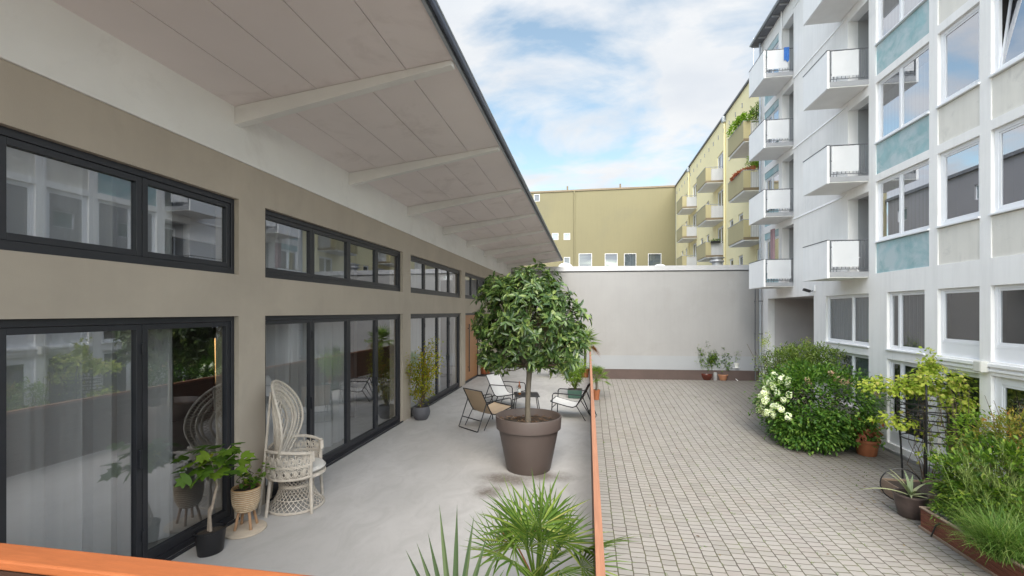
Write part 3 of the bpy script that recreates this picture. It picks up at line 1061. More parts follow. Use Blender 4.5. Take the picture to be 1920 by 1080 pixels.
def balcony(y0, y1, zb, wide):
    x0 = 7.256
    slab = MB().box(x0 + .072, BX - .002, y0, y1, zb + .002, zb + .18)
    b = slab.build('balcony', M['white_soffit'], apt, True, bevel=.006)
    MB().box(x0, x0 + .07, y0 - .004, y1 + .004, zb - .01, zb + 1.15).build('front_panel', M['white_paint'], b, True, bevel=.008)
    MB().box(x0 + .074, BX - .003, y0 - .012, y0 - .001, zb + .03, zb + .185).build('edge_strip', M['slab_grey'], b, True)
    for s, y in ((0, y0 + .01), (1, y1 - .01)):
        r_ = MB()
        zt = zb + 1.15
        r_.tube([(x0 + .08, y, zt), (BX - .01, y, zt)], .018, 6)
        r_.tube([(x0 + .08, y, zb + .27), (BX - .01, y, zb + .27)], .012, 6)
        r_.box(x0 + .075, x0 + .11, y - .015, y + .015, zb + .18, zt)
        for q in range(9):
            xx = x0 + .2 + q * .105
            r_.tube([(xx, y, zb + .27), (xx, y, zt)], .008, 5)
        r_.build('side_railing', M['steel'], b, True)
        if s == 0:
            sh = MB()
            n = 10
            xa, xb = x0 + .13, x0 + .13 + wide
            vs = []
            for i in range(n + 1):
                xx = xa + (xb - xa) * i / n
                d = .006 * math.sin(i * 1.9 + zb)
                vs += [(xx, y - .022 + d, zb + .34), (xx, y - .022 - d, zt - .03)]
            sh.add(vs, [(2 * i, 2 * i + 2, 2 * i + 3, 2 * i + 1) for i in range(n)], True)
            for xx in (xa + .05, (xa + xb) / 2, xb - .05):
                for zz in (zb + .33, zt - .03):
                    sh.tube([(xx, y - .025, zz), (xx, y, zz + .02)], .006, 5)
            sh.build('privacy_sheet', M['sheet_grey'], b, True)
    h = MB().box(x0 - .008, x0 + .08, y0 - .01, y1 + .01, zb + 1.151, zb + 1.175)
    h.build('handrail', M['steel'], b, True)
    return b


for kx in range(4):
    balcony(15.43, 17.02, 3.40 + ST_ * kx, .74)
    balcony(20.56, 22.34, 3.40 + ST_ * kx, (.92, .88, .84, .80)[kx])

# fittings on the white house
p = on_x(1527, 545, BX - .02)
t = thing('security_camera', 'small black camera on a white bracket above the passage', 'camera', (BX - .02, p.y, p.z))
MB().box(-.03, .019, -.05, .05, -.02, .2).build('bracket', M['white_paint'], t, bevel=.01)
MB().tube([(-.03, .02, .0), (-.12, .08, -.03)], .015, 6).build('arm', M['black_metal'], t)
MB().box(-.34, -.08, .05, .17, -.1, .0, Matrix.Rotation(R(18), 4, 'Y')).build('body', M['black_metal'], t, bevel=.015)
p = on_x(1838, 687, BX - .1)
t = thing('junction_box', 'small cream junction box on the white ledge beside the pilaster', 'box', (BX - .002, p.y, p.z))
MB().box(-.16, 0, -.1, .1, -.12, .12).build('housing', M['white_pot'], t, bevel=.015)
MB().box(-.17, -.162, -.085, .085, -.1, .1).build('lid', M['white_pot'], t, bevel=.003)
t = thing('downpipe', 'tall zinc downpipe at the corner of the white house and the grey wall', 'pipe', (8.27, 23.9, -1.05))
MB().tube([(0, 0, 0), (0, 0, 16.5)], .05, 10).build('pipe', M['zinc'], t)
mb = MB()
for z in (.7, 2.3, 3.9, 5.3, 8, 11, 14):
    mb.lathe([(.06, 0), (.06, .05)], (0, 0, z), 12).box(.05, .125, -.01, .01, z + .01, z + .04)
mb.build('bracket', M['steel'], t)
t = thing('cable_conduit', 'thin dark conduit running beside the zinc downpipe', 'pipe', (8.08, 23.98, -1.05))
MB().tube([(0, 0, 0), (0, 0, 5.6)], .022, 8).build('pipe', M['steel'], t)
mb = MB()
for z in (.7, 2.3, 3.9, 5.3):
    mb.box(-.03, .03, -.03, .10, z, z + .03)
mb.build('bracket', M['steel'], t)
t = thing('lightning_rod', 'thin white mast rising above the top balcony of the white house', 'mast', (8.34, 21.6, 13.5))
MB().tube([(0, 0, 0), (0, 0, 2.9)], .03, 8).build('pole', M['white_paint'], t)
MB().tube([(0, 0, 2.9), (0, 0, 6.2)], .009, 6).build('tip', M['zinc'], t)
t = thing('antenna_mast', 'thin grey mast on the roof edge of the yellow house', 'mast', (10.5, 31.5, 17.4))
MB().tube([(0, 0, 0), (0, 0, 2.6)], .02, 6).build('pole', M['zinc'], t)

# things on the white balconies
zb = 3.40
t = tag(MB().add(*(lambda n: ([(7.9 + .05 * math.sin(i * 1.7), 21.62 - .05 * i, z) for i in range(n) for z in (zb + .4 + .35 * (i % 3 == 0) * 0, 5.95)], [(2 * i, 2 * i + 2, 2 * i + 3, 2 * i + 1) for i in range(n - 1)]))(10), True).build('patio_curtain', M['pink_cloth'], loc=(7.9, 21.4, zb)),
        'mauve striped curtain hanging in the lowest far balcony of the white house', 'curtain')
t = tag(MB().add(*(lambda n: ([(8.02 + .03 * i, 20.52 + .012 * math.sin(i * 2.1), z) for i in range(n) for z in (12.16 + .62 + .05 * math.sin(i), 12.16 + 1.19)], [(2 * i, 2 * i + 2, 2 * i + 3, 2 * i + 1) for i in range(n - 1)]))(8), True).build('towel', M['blue_cloth'], loc=(8.1, 20.5, 12.8)),
        'bright blue towel hanging over the top far balcony rail', 'towel')
t = thing('folding_chair', 'white folding chair leaning in the lowest near balcony', 'chair', (8.16, 15.75, zb + .18))
MB().tube([(-.18, 0, 0), (.12, 0, .9)], .02, 6).tube([(-.18, .4, 0), (.12, .4, .9)], .02, 6).build('leg', M['white_paint'], t)
MB().tube([(.16, 0, 0), (-.16, 0, .5)], .02, 6).tube([(.16, .4, 0), (-.16, .4, .5)], .02, 6).build('leg', M['white_paint'], t)
MB().box(-.18, .2, .02, .38, .46, .49).build('seat', M['white_paint'], t, bevel=.01)
MB().box(.06, .1, .02, .38, .6, .88).build('backrest', M['white_paint'], t, bevel=.01)

# ================================================================== YELLOW HOUSE BEYOND
YX = 10.4
yel = thing('yellow_house', 'pale yellow apartment house with three columns of balconies', 'building', (YX, 40, -1.05))
RT = [4.9, 7.80, 10.72, 13.63]
YB = [28.8, 37.6, 46.5]
holes = []
for rt in RT:
    for yb in YB:
        holes.append((yb + .2, yb + 1.9, rt - 1.05, rt + 1.35))
        holes.append((yb + 4.4, yb + 5.4, rt + .05, rt + 1.35))
        holes.append((yb + 6.5, yb + 7.5, rt + .05, rt + 1.35))
mb = MB()
wall_holes(mb, YX, YX + .3, 24.3, 57.2, -1.7, 17.4, holes)
mb.box(YX + .301, 20, 24.3, 24.5, -1.7, 17.4).box(YX + .301, 20, 57.0, 57.2, -1.7, 17.4).box(19.8, 20, 24.51, 56.99, -1.7, 17.4)
mb.build('wall', M['yellow'], yel, True)
MB().box(YX - .12, 20.1, 24.2, 57.2, 17.401, 17.53).build('roof', M['roof_grey'], yel, True)
for y in (37.2, 49.8):
    MB().tube([(YX - .08, y, -1), (YX - .08, y, 17.2)], .07, 8).build('downpipe', M['yellow'], yel, True)
    MB().box(YX - .26, YX - .01, y - .16, y + .16, 16.9, 17.35).build('rain_head', M['zinc'], yel, True, bevel=.03)
mb = MB()
for i in range(22):
    y = 26 + i * 1.45
    mb.box(YX - .05, YX - .002, y, y + .06, 16.3, 16.62)
mb.build('wall_anchor', M['slab_grey'], yel, True)
for j, rt in enumerate(RT):
    for i, yb in enumerate(YB):
        window(yel, YX, yb + .202, yb + 1.898, rt - 1.048, rt + 1.348, [yb + 1.05], 'room_dark', 'glassF', fw=.08, sill=False, name='balcony_door', blind=('shutter', rt - .9, rt + 1.27) if (i + j) % 3 == 1 else None)
        for q in (4.4, 6.5):
            window(yel, YX, yb + q + .002, yb + q + .998, rt + .06, rt + 1.348, [], 'room_dark', 'glassF', fw=.07, blind=('shutter', rt + .2, rt + 1.27) if (i + j + int(q)) % 2 else None)
        if j == 0:
            continue
        b = MB().box(9.12, YX - .001, yb, yb + 3.0, rt - 1.24, rt - 1.05).build('balcony', M['white_soffit'], yel, True)
        MB().box(9.05, 9.118, yb, yb + 3.02, rt - 1.12, rt).build('front_panel', M['yellow_d'], b, True)
        MB().box(9.05, YX - .002, yb - .012, yb - .001, rt - 1.2, rt - 1.03).build('edge_strip', M['brown_cap'], b, True)
        MB().box(9.119, 9.45, yb + .001, yb + .05, rt - 1.04, rt - .02).build('corner_panel', M['yellow_d'], b, True)
        r_ = MB()
        r_.tube([(9.06, yb + .02, rt + .01), (YX, yb + .02, rt + .01)], .022, 6)
        r_.tube([(9.06, yb + .02, rt + .02), (9.06, yb + 3.02, rt + .02)], .03, 6)
        for q in range(10):
            xx = 9.5 + q * .095
            r_.tube([(xx, yb + .02, rt - 1.04), (xx, yb + .02, rt)], .010, 5)
        r_.build('railing', M['slab_grey'], b, True)
        MB().quad((9.46, yb + .06, rt - 1.03), (YX - .01, yb + .06, rt - 1.03), (YX - .01, yb + .06, rt - .1), (9.46, yb + .06, rt - .1)).build('side_screen', M['sheet_grey'], b, True)

# ================================================================== OLIVE HOUSE AT THE END
OY = 57.25
oli = thing('olive_house', 'plain olive yellow house end wall with few small windows', 'building', (0, OY, -1.05))
OW = []
for x0, x1, y0, y1 in ((1085, 1110, 475, 500), (1134, 1158, 475, 500), (1170, 1193, 475, 500), (1215, 1240, 475, 500), (1035, 1047, 437, 450), (1057, 1069, 437, 450), (1001, 1012, 364, 378), (1057, 1069, 482, 496)):
    a, b = on_y(x0, y1, OY), on_y(x1, y0, OY)
    OW.append((a.x, b.x, max(a.z, 4.0), b.z))
mb = MB()
tmp = MB()
wall_holes(tmp, 0, .3, -16, YX - .005, -1.7, 17.35, [(a, b, c, d) for a, b, c, d in OW])
mb.add([(y, OY + x, z) for x, y, z in tmp.v], tmp.f)
mb.box(-16, YX - .006, OY + 9, OY + 9.2, -1.7, 17.35)
mb.build('wall', M['olive'], oli, True)
MB().box(-16.1, YX - .01, OY - .1, OY + 9.3, 17.351, 17.55).build('roof', M['brown_cap'], oli, True)
for a, b, c, d in OW:
    w = MB().box(a, a + .07, OY - .02, OY + .05, c, d).box(b - .07, b, OY - .02, OY + .05, c, d).box(a + .07, b - .07, OY - .02, OY + .05, c, c + .07).box(a + .07, b - .07, OY - .02, OY + .05, d - .07, d)
    w = w.build('window', M['sheet_grey'], oli, True)
    MB().quad((a + .07, OY + .02, c + .07), (b - .07, OY + .02, c + .07), (b - .07, OY + .02, d - .07), (a + .07, OY + .02, d - .07)).build('pane', M['glassF'], w, True)
    MB().quad((a, OY + .15, c), (b, OY + .15, c), (b, OY + .15, d), (a, OY + .15, d)).build('blind', M['vblind'], w, True)
p = on_y(1077, 420, OY)
MB().tube([(p.x, OY - .08, -1), (p.x, OY - .08, 17.4)], .09, 8).build('downpipe', M['olive'], oli, True)
for px in (1064, 1163):
    p = on_y(px, 346, OY + 1)
    MB().tube([(p.x, OY + 1, 17.5), (p.x, OY + 1, 18.3)], .1, 8).build('vent_pipe', M['brown_cap'], oli, True)

# grey block behind the pavilion: shows in the house's window panes
gb = thing('grey_block', 'grey apartment block behind the pavilion mirrored in the panes of the white house', 'building', (-16, 40, -1.7))
GW = [(y, y + 1.5, z, z + 1.3) for y in (24, 29, 34, 39, 44, 49, 54) for z in (3, 6, 9, 12)]
mb = wall_holes(MB(), -16, -16.3, 20, 57, -1.7, 14.6, GW)
mb.box(-25, -16.31, 20, 20.2, -1.7, 14.6).box(-25, -16.31, 56.8, 57, -1.7, 14.6).box(-25, -24.8, 20.21, 56.79, -1.7, 14.6)
mb.build('wall', M['grey_block'], gb, True)
MB().box(-25.2, -15.8, 19.8, 57.2, 14.601, 14.9).build('roof', M['roof_grey'], gb, True)
for a, b, c, d in GW:
    w = frame(MB(), -16.2, -16.1, a, b, c, d, .07).build('window', M['pvc'], gb, True)
    MB().quad((-16.16, a + .07, c + .07), (-16.16, b - .07, c + .07), (-16.16, b - .07, d - .07), (-16.16, a + .07, d - .07)).build('pane', M['teal_glass'], w, True)


# ================================================================== PLANTS: helpers
def unit(v):
    return v / np.maximum(np.linalg.norm(v, axis=-1, keepdims=True), 1e-9)


def rdirs(n, r=rng):
    return unit(r.normal(size=(n, 3)))


LEAF = {   # along, across, rise; faces
    'ovate': (np.array([(0, 0, 0), (.32, -.42, .05), (.32, 0, -.02), (.32, .42, .05), (.7, -.36, .02), (.7, 0, -.05), (.7, .36, .02), (1, 0, -.12)]),
              [(0, 2, 1), (0, 3, 2), (1, 2, 5, 4), (2, 3, 6, 5), (4, 5, 7), (5, 6, 7)]),
    'lance': (np.array([(0, 0, 0), (.4, -.5, .03), (.4, .5, .03), (.4, 0, -.02), (1, 0, -.1)]),
              [(0, 3, 1), (0, 2, 3), (1, 3, 4), (3, 2, 4)]),
    'diamond': (np.array([(0, 0, 0), (.45, -.5, 0), (1, 0, -.05), (.45, .5, 0)]), [(0, 3, 2, 1)]),
    'lobed': (np.array([(0, 0, 0), (.1, -.34, .02), (.34, -.5, 0), (.42, -.24, .03), (.72, -.36, 0), (.74, -.14, .02), (1, 0, -.06),
                        (.74, .14, .02), (.72, .36, 0), (.42, .24, .03), (.34, .5, 0), (.1, .34, .02), (.45, 0, -.03)]),
              [(12, 0, 1), (12, 1, 2), (12, 2, 3), (12, 3, 4), (12, 4, 5), (12, 5, 6), (12, 6, 7), (12, 7, 8), (12, 8, 9), (12, 9, 10), (12, 10, 11), (12, 11, 0)][::1]),
}


def leaves(name, m, parent, pos, dirs, ups, L, W, kind='ovate', curl=1.0):
    """one mesh of many separate leaves; positions are local to the parent"""
    T, FC = LEAF[kind]
    n = len(pos)
    d = unit(dirs)
    s = unit(np.cross(ups, d))
    u = np.cross(d, s)
    L = np.broadcast_to(L, n)
    W = np.broadcast_to(W, n)
    co = (pos[:, None, :] + d[:, None, :] * (T[None, :, 0:1] * L[:, None, None]) + s[:, None, :] * (T[None, :, 1:2] * W[:, None, None])
          + u[:, None, :] * (T[None, :, 2:3] * L[:, None, None] * curl)).reshape(-1, 3)
    nv = len(T)
    ft = np.concatenate([np.array(f) for f in FC])
    sizes = np.array([len(f) for f in FC])
    loops = (ft[None, :] + (np.arange(n) * nv)[:, None]).ravel()
    tot = np.tile(sizes, n)
    start = np.concatenate([[0], np.cumsum(tot)[:-1]])
    me = bpy.data.meshes.new(name)
    me.vertices.add(len(co))
    me.vertices.foreach_set('co', co.astype(np.float32).ravel())
    me.loops.add(len(loops))
    me.loops.foreach_set('vertex_index', loops.astype(np.int32))
    me.polygons.add(len(tot))
    me.polygons.foreach_set('loop_start', start.astype(np.int32))
    me.polygons.foreach_set('loop_total', tot.astype(np.int32))
    me.update(calc_edges=True)
    me.materials.append(m)
    o = bpy.data.objects.new(name, me)
    C.objects.link(o)
    if parent is not None:
        o.parent = parent
        BASE[o.name] = BASE.get(parent.name, Vector((0, 0, 0)))
    return o


def strands(name, m, parent, base, az, tilt, L, W, bend, nseg=6, pw=1.0):
    """many thin arching blades"""
    n = len(base)
    t = np.linspace(0, 1, nseg + 1)
    ang = tilt[:, None] + bend[:, None] * t[None, :] ** pw
    step = L[:, None] / nseg
    h = np.concatenate([np.zeros((n, 1)), np.cumsum(np.sin(ang[:, :-1]) * step, 1)], 1)
    v = np.concatenate([np.zeros((n, 1)), np.cumsum(np.cos(ang[:, :-1]) * step, 1)], 1)
    ca, sa = np.cos(az)[:, None], np.sin(az)[:, None]
    c = np.stack([base[:, 0:1] + h * ca, base[:, 1:2] + h * sa, base[:, 2:3] + v], -1)
    w = (W[:, None] * (1 - t[None, :] ** 1.6 * .9)) / 2
    side = np.stack([-sa, ca, np.zeros_like(sa)], -1)
    a, b = c - side * w[..., None], c + side * w[..., None]
    co = np.stack([a, b], 2).reshape(-1, 3)
    k_ = nseg + 1
    fs = np.array([(2 * i, 2 * i + 1, 2 * i + 3, 2 * i + 2) for i in range(nseg)])
    loops = (fs.ravel()[None, :] + (np.arange(n) * k_ * 2)[:, None]).ravel()
    me = bpy.data.meshes.new(name)
    me.vertices.add(len(co)); me.vertices.foreach_set('co', co.astype(np.float32).ravel())
    me.loops.add(len(loops)); me.loops.foreach_set('vertex_index', loops.astype(np.int32))
    npoly = n * nseg
    me.polygons.add(npoly)
    me.polygons.foreach_set('loop_start', (np.arange(npoly) * 4).astype(np.int32))
    me.polygons.foreach_set('loop_total', np.full(npoly, 4, np.int32))
    me.update(calc_edges=True)
    me.polygons.foreach_set('use_smooth', np.ones(npoly, bool))
    me.materials.append(m)
    o = bpy.data.objects.new(name, me)
    C.objects.link(o)
    if parent is not None:
        o.parent = parent
    return o


class Lump:
    """an uneven blob: radius by direction"""
    def __init__(s, r, n=9, amp=.22):
        s.d = rdirs(n, r)
        s.a = r.uniform(-amp * .6, amp, n)
        s.p = r.uniform(3, 9, n)

    def __call__(s, d):
        f = np.ones(len(d))
        for q, a, p in zip(s.d, s.a, s.p):
            f += a * np.maximum(d @ q, 0) ** p
        return f


def crown_points(r, n, c, rad, amp=.25, inner=.45, low=-1.0, nclump=60, spread=.16):
    """clump centres near an uneven surface and leaf positions round them; returns pos, outward"""
    lump = Lump(r, 12, amp)
    d = rdirs(nclump * 3, r)
    d = d[d[:, 2] > low][:nclump]
    rr = lump(d) * (inner + (1 - inner) * r.uniform(0, 1, len(d)) ** .45)
    cl = d * rr[:, None]
    i = r.integers(0, len(cl), n)
    off = r.normal(size=(n, 3)) * spread
    q = cl[i] + off
    pos = np.array(c) + q * np.array(rad)
    out = unit(q * .6 + off * 2.2)
    return pos, out


def branches(parent, base, tips, r0, m, rnd, name='trunk', h0=0.0, wob=.05):
    """a stem that splits towards a list of tips"""
    mb = MB()
    base = Vector(base)
    for tp in tips:
        tp = Vector(tp)
        pts = [base + (tp - base) * t + Vector((rnd.normal() * wob, rnd.normal() * wob, 0)) * (t * (1 - t) * 3) + Vector((0, 0, h0 * t * (1 - t) * 4)) for t in np.linspace(0, 1, 7)]
        pts[0] = base
        mb.tube(pts, [r0 * (1 - .75 * t) for t in np.linspace(0, 1, 7)], 6)
    return mb.build(name, m, parent)


# ================================================================== THE BIG POTTED TREE
p = on_z(991, 878, 0)
tree = thing('potted_tree', 'round crowned broadleaf tree in a large taupe plastic planter', 'potted tree', (p.x, p.y, 0))
k_ = 6.83 / F
pr = [(.30, 0), (.318, .0), (.335, .03), (.452, .615), (.485, .622), (.498, .795), (.494, .806), (.478, .806), (.470, .795), (.455, .66), (.44, .60)]
MB().lathe(pr, (0, 0, 0), 56).build('pot', M['pot_taupe'], tree)
mb = MB()
nr, ns = 9, 40
vs, fs = [(0, 0, .70)], []
for i in range(1, nr + 1):
    for j in range(ns):
        a = 2 * PI * j / ns
        q = .466 * i / nr
        vs.append((q * math.cos(a), q * math.sin(a), .70 + random.uniform(-.012, .016) - .02 * (i / nr) ** 4))
for j in range(ns):
    fs.append((0, 1 + j, 1 + (j + 1) % ns))
for i in range(nr - 1):
    for j in range(ns):
        fs.append((1 + i * ns + j, 1 + (i + 1) * ns + j, 1 + (i + 1) * ns + (j + 1) % ns, 1 + i * ns + (j + 1) % ns))
mb.add(vs, fs, True)
soil = mb.build('soil', M['earth'], tree)
r = np.random.default_rng(3)
n = 260
a = r.uniform(0, 2 * PI, n); q = .44 * np.sqrt(r.uniform(0, 1, n))
leaves('bark_mulch', leaf_mat('mulch', [(0, (.06, .03, .015)), (.6, (.15, .08, .04)), (1, (.32, .22, .13))], .8, 0), soil,
       np.stack([q * np.cos(a), q * np.sin(a), .715 + r.uniform(0, .02, n)], 1), np.stack([np.cos(a * 7), np.sin(a * 7), r.uniform(-.2, .3, n)], 1),
       np.tile((0, 0, 1.), (n, 1)), r.uniform(.03, .07, n), r.uniform(.015, .035, n), 'diamond')
r = np.random.default_rng(5)
CZ = 2.22
# crown: whorls of large leaves on many twig tips
nW = 520
LOBES = [((-.58, .05, .50), .30), ((.08, -.1, .56), .42), ((-.52, .1, .02), .46), ((.56, -.05, .14), .42), ((-.46, -.1, -.46), .36),
         ((.50, .05, -.46), .40), ((0, 0, .05), .66), ((.05, -.52, .05), .46), ((0, .52, .05), .46), ((-.1, -.4, -.38), .34), ((.22, .4, -.40), .34), ((.30, -.3, .42), .36),
         ((-.72, -.12, -.10), .20), ((.72, -.1, -.30), .24), ((-.30, -.30, .42), .34), ((.66, -.2, -.62), .18), ((-.66, -.1, -.62), .16), ((.18, -.2, -.60), .16), ((-.20, .25, -.60), .2)]
tl_, on_ = [], []
for (lc, lr) in LOBES:
    m_ = int(225 * lr ** 1.7) + 9
    lump = Lump(r, 8, .25)
    d = rdirs(m_, r)
    q = lump(d) * lr * (.55 + .45 * r.uniform(0, 1, m_) ** .5)
    tl_.append(np.array(lc) * np.array((.94, .94, .96)) + d * q[:, None]); on_.append(d * .7 + np.array(lc) * .9)
tipn = np.concatenate(tl_); outn = np.concatenate(on_)
# drop tips buried deep in the crown
core = np.sqrt((tipn[:, 0] / .9) ** 2 + (tipn[:, 1] / .9) ** 2 + ((tipn[:, 2] - .03) / .85) ** 2)
keep = (core > .42) & ~((np.hypot(tipn[:, 0], tipn[:, 1]) < .13) & (tipn[:, 2] < -.40))
tipn, outn = tipn[keep], outn[keep]
nW = len(tipn)
tips = np.array((0.0, 0, CZ)) + tipn * np.array((.92, .92, .90))
nl = 11
P_ = np.repeat(tips, nl, 0) + r.normal(size=(nW * nl, 3)) * .022
ax = unit(unit(outn) * .8 + np.array((0, 0, .45)) + r.normal(size=(nW, 3)) * .3)
AX = np.repeat(ax, nl, 0)
rad = r.normal(size=(nW * nl, 3))
rad = unit(rad - AX * (rad * AX).sum(1, keepdims=True))
D = unit(rad * 1.0 + AX * r.uniform(-.2, .7, (nW * nl, 1)) + np.array((0, 0, -.30)))
leaves('crown', M['tree_leaf'], tree, P_, D, AX + r.normal(size=AX.shape) * .25, r.uniform(.07, .155, nW * nl), r.uniform(.03, .058, nW * nl), 'ovate')
mb = MB()
zs = np.linspace(.68, 1.52, 9)
mb.tube([(.012 * math.sin(z * 5), .01 * math.cos(z * 4), z) for z in zs], [.048, .044, .042, .04, .039, .039, .04, .042, .045], 12)
fork = Vector((0, 0, 1.5))
for i in range(11):
    a = i * 2.4
    e = .25 + .5 * (i % 4) / 3
    top = Vector((math.cos(a) * e * .9, math.sin(a) * e * .9, CZ - .1 + .35 * ((i * 7) % 5) / 4))
    pts = [fork + (top - fork) * t + Vector((0, 0, -.10 * math.sin(PI * t))) + Vector((math.sin(i + t * 9) * .015, math.cos(i * 2 + t * 8) * .015, 0)) for t in np.linspace(0, 1, 7)]
    mb.tube(pts, [.030 - .022 * t for t in np.linspace(0, 1, 7)], 7)
tr = mb.build('trunk', M['bark'], tree)
mb = MB()
for i in r.choice(nW, min(nW, 330), replace=False):
    b = Vector((0, 0, 1.75)) + Vector(tuple(tipn[i])) * .28
    tp = Vector(tuple(tips[i]))
    mb.tube([b, b.lerp(tp, .5) + Vector((0, 0, -.03)), tp], [.008, .006, .003], 4, cap=False)
mb.build('twigs', M['twig'], tr)


# ================================================================== PEACOCK CHAIR
def arc_pts(f, n):
    return [f(t) for t in np.linspace(0, 1, n)]


pc = on_z(556, 946, 0)
chair = thing('peacock_chair', 'tall white wicker peacock chair with an oval fan back beside the glass doors', 'chair', (pc.x, pc.y, 0), R(21))
# hourglass foot of crossed canes
def foot_r(z):
    t = z / .40
    return .325 - .135 * math.sin(min(t / .68, 1) * PI / 2) if t < .68 else .19 + .07 * ((t - .68) / .32) ** 1.5


mb = MB()
for s in (-1, 1):
    for i in range(30):
        a0 = 2 * PI * i / 30
        pts = [(foot_r(z) * math.cos(a0 + s * z * 3.6), foot_r(z) * math.sin(a0 + s * z * 3.6), z) for z in np.linspace(.015, .40, 10)]
        mb.tube(pts, .0042, 4, cap=False)
for z, rr_ in ((.015, .016), (.13, .006), (.27, .012), (.285, .01), (.40, .012)):
    mb.tube([(foot_r(z) * math.cos(a), foot_r(z) * math.sin(a), z) for a in np.linspace(0, 2 * PI, 40, endpoint=False)], rr_, 6, closed=True)
mb.build('base', M['rattan'], chair)
mb = MB().lathe([(.001, .425), (.20, .425), (.285, .418), (.30, .405), (.285, .39), (.001, .395)], (0.02, 0, 0), 36)
mb.build('seat', M['rattan'], chair)
mb = MB().tube([(.02 + .305 * math.cos(a), .305 * math.sin(a), .402) for a in np.linspace(0, 2 * PI, 44, endpoint=False)], .015, 6, closed=True)
mb.build('seat_rim', M['rattan'], chair)


def back_pt(u, s=1.0):
    """u: angle round the hoop, s: scale from the hoop's centre; the sheet is dished and leans back"""
    a = u
    zc = 1.0
    y = math.sin(a)
    z = math.cos(a)
    wy = .47 if z > 0 else .47 - .16 * (-z) ** 1.6
    hz = .52 if z > 0 else .56
    yy, zz = y * wy * s, zc + z * hz * s
    x = -.20 - (zz - .44) * .05 + .85 * yy * yy
    return Vector((x, yy, zz))


hoop = [back_pt(a) for a in np.linspace(0, 2 * PI, 64, endpoint=False)]
mb = MB().tube(hoop, .015, 7, closed=True)
mb.tube([back_pt(a, .90) for a in np.linspace(0, 2 * PI, 64, endpoint=False)], .010, 6, closed=True)
mb.tube([back_pt(a, .80) for a in np.linspace(0, 2 * PI, 64, endpoint=False)], .018, 6, closed=True)
mb.tube([back_pt(a, .72) for a in np.linspace(0, 2 * PI, 64, endpoint=False)], .014, 6, closed=True)
mb.tube([back_pt(a, .54) for a in np.linspace(0, 2 * PI, 56, endpoint=False)], .016, 6, closed=True)
back = mb.build('backrest', M['rattan'], chair)
mb = MB()
for i in range(96):
    a = 2 * PI * i / 96
    mb.tube([back_pt(a, .80), back_pt(a, .90), back_pt(a + .012, 1.0)], .0055, 4, cap=False)
    mb.tube([back_pt(a, .72), back_pt(a, .80)], .005, 4, cap=False)
for s in (-1, 1):
    for i in range(64):
        a = 2 * PI * i / 64
        mb.tube([back_pt(a, .72), back_pt(a + s * .16, .54)], .0045, 4, cap=False)
for i in range(-9, 10):      # open lattice in the middle
    for s in (-1, 1):
        pts = []
        for t in np.linspace(-1, 1, 15):
            y, z = i * .075 + s * t * .34, t * .62
            if (y / .47) ** 2 + (z / .53) ** 2 < .54 ** 2 * .98:
                q = math.hypot(y / .47, z / .53)
                pts.append(back_pt(math.atan2(y / .47, z / .53), q))
        if len(pts) > 1:
            mb.tube(pts, .0075, 4, cap=False)
for i in range(5):           # leaf shaped loops down the middle
    for s in (-1, 1):
        zc_ = 1.0 + (i - 2) * .11
        pts = []
        for a in np.linspace(0, 2 * PI, 12, endpoint=False):
            y, z = s * (.075 + .055 * math.cos(a)), zc_ - 1.0 + .05 * math.sin(a) + .03 * math.cos(a)
            q = math.hypot(y / .47, z / .53)
            v = back_pt(math.atan2(y / .47, z / .53), q)
            v.x += .012
            pts.append(v)
        mb.tube(pts, .010, 5, closed=True)
mb.build('lattice', M['rattan'], back)
# arms: two curved woven panels hugging the seat
for s in (-1, 1):
    def ap(t, z, s=s):
        a = PI - t * 2.30
        rr_ = .325 + .02 * math.sin(t * PI)
        return Vector((.01 + rr_ * math.cos(a), s * rr_ * math.sin(a) * 1.12, z))
    mb = MB()
    for z, rr_ in ((.43, .014), (.56, .009), (.575, .009), (.70, .02)):
        mb.tube([ap(t, z + (.0 if z < .6 else .05 * math.sin(t * PI))) for t in np.linspace(0.02, 1, 16)], rr_, 6)
    mb.tube([ap(1, .43), ap(1, .70)], .018, 6)
    mb.tube([ap(.98, .71), ap(1.02, .705), ap(1.03, .60)], .026, 6)
    arm = mb.build('armrest', M['rattan'], chair)
    mb = MB()
    for i in range(9):
        t0 = .09 + i * .105
        for zc_, h, w in ((.635, .048, .036), (.495, .055, .042)):
            for f in (1, .55):
                mb.tube([ap(t0 + w * f * math.cos(a), zc_ + h * f * math.sin(a)) for a in np.linspace(0, 2 * PI, 12, endpoint=False)], .007, 5, closed=True)
        mb.tube([ap(t0 + .052, .43), ap(t0 + .052, .72)], .006, 4)
    mb.build('lattice', M['rattan'], arm)
for s in (-1, 1):
    q = back_pt(s * .55, .97)
    MB().tube([(-.36, s * .20, 0), (-.30, s * .21, .55), (q.x - .02, q.y, q.z)], [.018, .016, .013], 8).build('strut', M['rattan'], chair)
for (x, y), (x1, y1) in (((-.25, -.31), (-.22, -.27)), ((-.25, .31), (-.22, .27)), ((.24, -.30), (.22, -.26)), ((.24, .30), (.22, .26))):
    MB().tube([(x, y, 0), (x1, y1, .42), (x1, y1, .55)], [.019, .019, .015], 8).build('leg', M['rattan'], chair)
cu = thing('seat_cushion', 'round cream cushion lying on the wicker peacock chair', 'cushion', (pc.x, pc.y, 0), R(21))
MB().lathe([(.001, .432), (.22, .430), (.262, .445), (.275, .468), (.258, .495), (.20, .508), (.001, .512)], (.055, 0, 0), 36).build('cover', M['cushion'], cu)
mb = MB().tube([(.055 + .274 * math.cos(a), .274 * math.sin(a), .468) for a in np.linspace(0, 2 * PI, 40, endpoint=False)], .006, 5, closed=True)
mb.build('piping', M['cushion'], cu)


